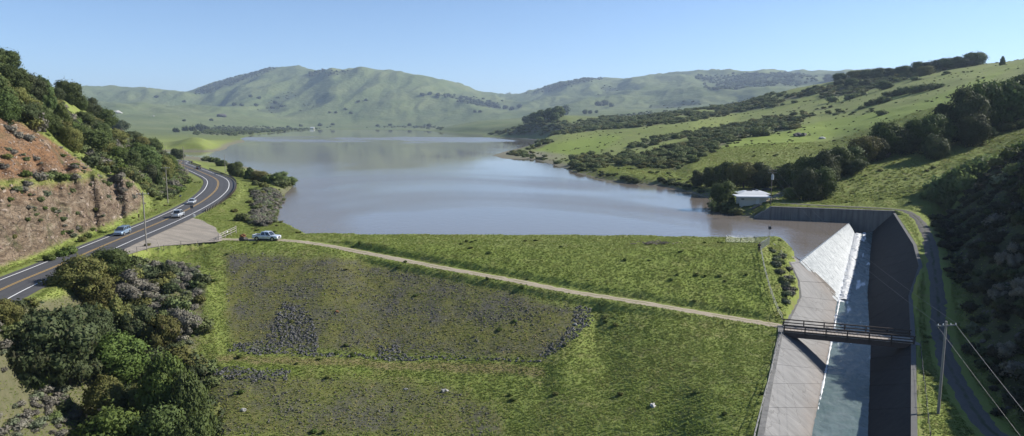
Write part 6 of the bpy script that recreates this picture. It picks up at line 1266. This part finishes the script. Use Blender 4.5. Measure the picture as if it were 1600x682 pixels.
def vehicle(kind, p, heading, col, label, name, cat, metal=0.4):
    """x points forwards, origin on the ground"""
    e = empty(name, p, heading); tag(e, label, cat); pm = paint(name + '_paint', col, metal)
    if kind == 'pickup':
        L, W, base, wr_ = 5.8, 0.97, 1.85, 0.40
        body = part('body', body_mesh([(-2.9, 0.55, 0.85, 1.08, 0.93), (-2.8, 0.42, 0.95, 1.10, 0.97), (-0.9, 0.38, 0.98, 1.10, W), (0.9, 0.38, 1.0, 1.14, W), (1.3, 0.38, 1.0, 1.16, W), (2.6, 0.42, 0.98, 1.10, 0.95), (2.88, 0.50, 0.90, 1.02, 0.88)]), pm, e)
        bed = part('cargo_bed', MB().box((-1.85, 0, 1.112), (1.75, 1.62, 0.03)).mesh('bed'), M_BLACK, e)
        for s in (-1, 1): part('bed_rail', MB().box((-1.85, s * 0.88, 1.16), (1.9, 0.12, 0.10)).mesh('rail'), pm, bed)
        part('tailgate', MB().box((-2.84, 0, 1.0), (0.10, 1.72, 0.40)).mesh('gate'), pm, e)
        cab = (-0.95, -0.72, 0.72, 1.42, 1.10, 1.86, 0.93, 0.74)
        wx = (-1.78, 1.82)
    elif kind == 'van':
        L, W, wr_ = 5.0, 0.98, 0.34
        body = part('body', body_mesh([(-2.5, 0.45, 0.95, 1.10, 0.90), (-2.35, 0.30, 1.0, 1.14, 0.97), (0.8, 0.26, 0.98, 1.10, W), (1.6, 0.26, 0.90, 1.02, 0.96), (2.3, 0.30, 0.78, 0.90, 0.92), (2.52, 0.38, 0.66, 0.76, 0.80)]), pm, e)
        cab = (-2.42, -2.15, 0.55, 1.62, 1.08, 1.74, 0.92, 0.74); wx = (-1.5, 1.55)
    elif kind == 'hatch':
        L, W, wr_ = 4.4, 0.88, 0.32
        body = part('body', body_mesh([(-2.15, 0.45, 0.85, 1.0, 0.82), (-2.05, 0.28, 0.9, 1.02, 0.87), (0.6, 0.24, 0.88, 0.98, W), (1.4, 0.24, 0.82, 0.93, 0.87), (2.0, 0.28, 0.72, 0.84, 0.84), (2.2, 0.36, 0.62, 0.72, 0.74)]), pm, e)
        cab = (-2.0, -1.45, 0.25, 1.2, 0.96, 1.48, 0.82, 0.64); wx = (-1.3, 1.32)
    else:
        L, W, wr_ = 4.7, 0.90, 0.33
        body = part('body', body_mesh([(-2.3, 0.45, 0.85, 0.98, 0.82), (-2.2, 0.30, 0.9, 1.02, 0.88), (-1.2, 0.26, 0.9, 1.02, W), (0.8, 0.24, 0.88, 0.98, W), (1.6, 0.26, 0.82, 0.93, 0.88), (2.2, 0.30, 0.72, 0.84, 0.84), (2.38, 0.38, 0.62, 0.72, 0.74)]), pm, e)
        cab = (-1.75, -1.0, 0.2, 1.15, 0.97, 1.45, 0.82, 0.64); wx = (-1.4, 1.42)
    bv_ = body.modifiers.new('bevel', 'BEVEL'); bv_.width = 0.05; bv_.segments = 2; bv_.limit_method = 'ANGLE'; bv_.angle_limit = 0.3
    for q in body.data.polygons: q.use_smooth = True
    x0, x1, x2, x3, z0, z1, w0, w1 = cab
    cabin = part('cabin', cabin_mesh(*cab), pm, e)
    part('windscreen', pane([(x3, -w0, z0), (x3, w0, z0), (x2, w1, z1), (x2, -w1, z1)], 0.10, 0.015), M_GLASS, e); part('rear_window', pane([(x0, w0, z0), (x0, -w0, z0), (x1, -w1, z1), (x1, w1, z1)], 0.10, 0.015), M_GLASS, e)
    nwin = {'pickup': 2, 'van': 3, 'hatch': 2, 'sedan': 2}[kind]
    for s in (-1, 1):
        for k in range(nwin):
            a, b = k / nwin, (k + 1) / nwin; bx = lambda t: x0 + (x3 - x0) * t; tx = lambda t: x1 + (x2 - x1) * t
            q = [(bx(a), s * w0, z0), (bx(b), s * w0, z0), (tx(b), s * w1, z1), (tx(a), s * w1, z1)]
            part('side_window', pane(q if s < 0 else [q[1], q[0], q[3], q[2]], 0.08, 0.015), M_GLASS, e)
        for x in wx:
            arch = part('wheel_arch', MB().bar((x, s * (W - 0.16), wr_ + 0.03), (x, s * (W + 0.012), wr_ + 0.03), wr_ + 0.09, n=16).mesh('arch'), M_BLACK, e)
            wl = part('wheel', MB().bar((x, s * (W - 0.20), wr_), (x, s * (W + 0.03), wr_), wr_, n=16).mesh('tyre'), M_TYRE, e); part('rim', MB().bar((x, s * (W + 0.025), wr_), (x, s * (W + 0.045), wr_), wr_ * 0.62, n=12).mesh('rim'), M_RIM, wl)
        part('mirror', MB().box((x3 - 0.35, s * (w0 + 0.14), z0 + 0.12), (0.14, 0.22, 0.17)).mesh('mirror'), pm if kind != 'pickup' else M_BLACK, e)
        fx = L / 2 - 0.03; part('headlight', MB().box((fx - 0.10, s * 0.62, 0.82 if kind == 'pickup' else 0.66), (0.26, 0.36, 0.20)).mesh('lamp'), M_LAMP, e); part('tail_light', MB().box((-L / 2 + 0.07, s * 0.80, 0.92), (0.14, 0.16, 0.34)).mesh('lamp'), M_TAIL, e)
        for k in range(2): part('door_handle', MB().box((x0 + (x3 - x0) * (0.28 + 0.42 * k), s * (W + 0.012), 0.86), (0.2, 0.03, 0.04)).mesh('handle'), M_BLACK, e)
    part('front_bumper', MB().box((L / 2 - 0.02, 0, 0.46), (0.16, 1.55, 0.24)).mesh('bumper'), M_RIM if kind == 'pickup' else pm, e); part('rear_bumper', MB().box((-L / 2 + 0.0, 0, 0.50), (0.16, 1.6, 0.22)).mesh('bumper'), M_RIM if kind == 'pickup' else pm, e)
    part('grille', MB().box((L / 2 - 0.01, 0, 0.78 if kind == 'pickup' else 0.62), (0.06, 0.84, 0.30 if kind == 'pickup' else 0.12)).mesh('grille'), M_BLACK, e); part('number_plate', MB().box((-L / 2 - 0.09, 0, 0.62), (0.02, 0.4, 0.2)).mesh('plate'), M_PLATE, e)
    part('underbody', MB().box((0, 0, 0.34), (L * 0.86, 1.5, 0.22)).mesh('under'), M_BLACK, e); return e
def road_at(y, off):
    i = int(np.argmin(np.abs(RD[:, 1] - y))); return (RD[i, 0] + RN[i, 0] * off, RD[i, 1] + RN[i, 1] * off, RD[i, 2] + 0.005), math.atan2(RT_[i, 1], RT_[i, 0])
def road_near(u, v, off):
    x, y, z = PZ(u, v, 3.6); return road_at(y + (0), off)
p, h_ = road_near(192, 367, -1.75); vehicle('van', p, h_ + math.pi, (0.24, 0.33, 0.44), 'silver-blue minivan driving towards the camera on the straight road', 'minivan', 'minivan')
p, h_ = road_near(275, 340, 1.6); vehicle('pickup', p, h_, (0.55, 0.58, 0.62), 'silver pickup seen from behind driving away towards the road bend', 'pickup_truck', 'pickup')
p, h_ = road_near(296, 320, -1.75); vehicle('hatch', p, h_ + math.pi, (0.60, 0.63, 0.67), 'small silver car coming out of the road bend', 'hatchback', 'car')
p, h_ = road_at(PZ(315, 265, 4.2)[1], 2.0); vehicle('sedan', p, h_, (0.03, 0.035, 0.045), 'dark car on the far stretch of road beyond the bend', 'sedan', 'car')
p = PZ(417, 375.6, 3.35); i = int(np.argmin(np.hypot(TRACK[:, 0] - p[0], TRACK[:, 1] - p[1]))); vehicle('pickup', (p[0], p[1], 3.36), -0.20, (0.62, 0.66, 0.72), 'silver crew cab pickup parked on the dam crest track', 'pickup_truck', 'pickup')
# ------------------------------------------------------------------ person on the crest
M_SKIN = simple('skin', (0.45, 0.28, 0.20), 0.6, var=0.05); M_CLOTH = simple('black_jacket', (0.018, 0.018, 0.020), 0.9); M_TROUS = simple('dark_trousers', (0.030, 0.030, 0.036), 0.9); M_HAIR = simple('dark_hair', (0.02, 0.015, 0.012), 0.7); M_SHOE = simple('dark_shoes', (0.03, 0.026, 0.024), 0.7)
def skin_obj(name, verts, edges, radii, mat, parent, sub=2, root=0):
    me = bpy.data.meshes.new(name); me.from_pydata(verts, edges, []); o = link(name, me, mat, parent); md = o.modifiers.new('skin', 'SKIN'); md.use_smooth_shade = True
    for k, r in enumerate(radii): d = me.skin_vertices[0].data[k]; d.radius = (r, r) if not isinstance(r, tuple) else r; d.use_root = (k == root)
    s_ = o.modifiers.new('sub', 'SUBSURF'); s_.levels = sub; s_.render_levels = sub; return o
pp = at(1186, 393.5); man = empty('person', pp, -0.25); tag(man, 'person in dark clothes standing on the crest end holding a controller', 'person')
bv = [(0, 0, 0.95), (0, 0, 1.15), (0, 0.01, 1.38), (0, 0.0, 1.49), (0, -0.01, 1.56), (0, -0.02, 1.64), (0, -0.01, 1.72),
      (-0.10, 0, 0.90), (-0.11, -0.02, 0.50), (-0.12, 0.02, 0.09), (-0.13, -0.13, 0.05), (0.10, 0, 0.90), (0.12, -0.03, 0.50), (0.13, 0.01, 0.09), (0.14, -0.14, 0.05),
      (-0.19, 0.0, 1.42), (-0.25, 0.02, 1.14), (-0.13, -0.22, 1.10), (0.19, 0.0, 1.42), (0.25, 0.02, 1.14), (0.13, -0.22, 1.10), (-0.08, -0.27, 1.11), (0.08, -0.27, 1.11)]
be = [(0, 1), (1, 2), (2, 3), (3, 4), (4, 5), (5, 6), (0, 7), (7, 8), (8, 9), (9, 10), (0, 11), (11, 12), (12, 13), (13, 14), (2, 15), (15, 16), (16, 17), (2, 18), (18, 19), (19, 20), (17, 21), (20, 22)]
br = [0.15, 0.13, 0.15, 0.06, 0.07, 0.10, 0.085, 0.10, 0.065, 0.045, 0.035, 0.10, 0.065, 0.045, 0.035, 0.075, 0.05, 0.035, 0.075, 0.05, 0.035, 0.03, 0.03]
skin_obj('body', bv, be, br, M_SKIN, man)
skin_obj('jacket', [(0, 0, 0.78), (0, 0, 1.15), (0, 0.01, 1.38), (0, 0, 1.47), (-0.19, 0, 1.42), (-0.255, 0.02, 1.14), (-0.15, -0.19, 1.10), (0.19, 0, 1.42), (0.255, 0.02, 1.14), (0.15, -0.19, 1.10)], [(0, 1), (1, 2), (2, 3), (2, 4), (4, 5), (5, 6), (2, 7), (7, 8), (8, 9)], [0.18, 0.165, 0.18, 0.085, 0.095, 0.068, 0.052, 0.095, 0.068, 0.052], M_CLOTH, man)
skin_obj('trousers', [(0, 0, 1.02), (-0.10, 0, 0.88), (-0.11, -0.02, 0.50), (-0.12, 0.02, 0.12), (0.10, 0, 0.88), (0.12, -0.03, 0.50), (0.13, 0.01, 0.12)], [(0, 1), (1, 2), (2, 3), (0, 4), (4, 5), (5, 6)], [0.185, 0.125, 0.085, 0.07, 0.12, 0.085, 0.07], M_TROUS, man)
for s in (-1, 1):
    skin_obj('shoe', [(s * 0.125, 0.05, 0.06), (s * 0.13, -0.06, 0.055), (s * 0.135, -0.17, 0.045)], [(0, 1), (1, 2)], [0.055, 0.052, 0.042], M_SHOE, man, 1)
    for k in range(5):                                         # fingers closed round the controller, thumb on top
        a = (s * 0.09, -0.26, 1.12) if k < 4 else (s * 0.085, -0.25, 1.14); b = (s * (0.085 - 0.004 * k), -0.30 + 0.012 * k, 1.10 - 0.02 * k) if k < 4 else (s * 0.06, -0.30, 1.165); c = (s * (0.06 - 0.003 * k), -0.31 + 0.012 * k, 1.085 - 0.018 * k) if k < 4 else (s * 0.04, -0.32, 1.16)
        skin_obj('finger' if k < 4 else 'thumb', [a, b, c], [(0, 1), (1, 2)], [0.011, 0.009, 0.008], M_SKIN, man, 1)
me = bpy.data.meshes.new('hair'); v, f = ICO2; me.from_pydata((v * np.array([0.105, 0.115, 0.095]) + np.array([0, 0.015, 1.725])).tolist(), [], f.tolist()); part('hair', me, M_HAIR, man)
for s in (-1, 1): part('eye', MB().box((s * 0.035, -0.118, 1.665), (0.022, 0.012, 0.012)).mesh('eye'), M_HAIR, man); part('ear', MB().box((s * 0.10, -0.005, 1.65), (0.025, 0.045, 0.06)).mesh('ear'), M_SKIN, man)
part('nose', MB().bar((0, -0.11, 1.66), (0, -0.135, 1.625), 0.01, 0.017, 5).mesh('nose'), M_SKIN, man); part('mouth', MB().box((0, -0.105, 1.595), (0.045, 0.012, 0.010)).mesh('mouth'), M_TAIL, man)
ctl = link('controller', MB().box((0, -0.29, 1.12), (0.17, 0.10, 0.05)).box((0, -0.33, 1.20), (0.16, 0.02, 0.10)).mesh('controller'), M_BLACK); ctl.location = pp; ctl.rotation_euler = (0, 0, -0.25); tag(ctl, 'dark handheld controller in the hands of the person on the crest', 'controller')
# ------------------------------------------------------------------ labels: alike trees are told apart by their place in the row
_a = 'first,second,third,fourth,fifth,sixth,seventh,eighth,ninth,tenth,eleventh,twelfth,thirteenth,fourteenth,fifteenth,sixteenth,seventeenth,eighteenth,nineteenth'.split(',')
ORD = _a + [t if k == 0 else t0 + '-' + _a[k - 1] for t, t0 in (('twentieth', 'twenty'), ('thirtieth', 'thirty'), ('fortieth', 'forty'), ('fiftieth', 'fifty'), ('sixtieth', 'sixty')) for k in range(10)]
by = {}
for o in C.objects:
    if o.parent is None and o.get('label') and o.get('category'): by.setdefault(o['label'], []).append(o)
for lb, os_ in by.items():
    if 1 < len(os_) <= 66:
        os_.sort(key=lambda o: o.location.x / o.location.y)
        for k, o in enumerate(os_): o['label'] = lb + (', leftmost' if k == 0 else ', rightmost' if k == len(os_) - 1 else ', ' + ORD[k] + ' from left')
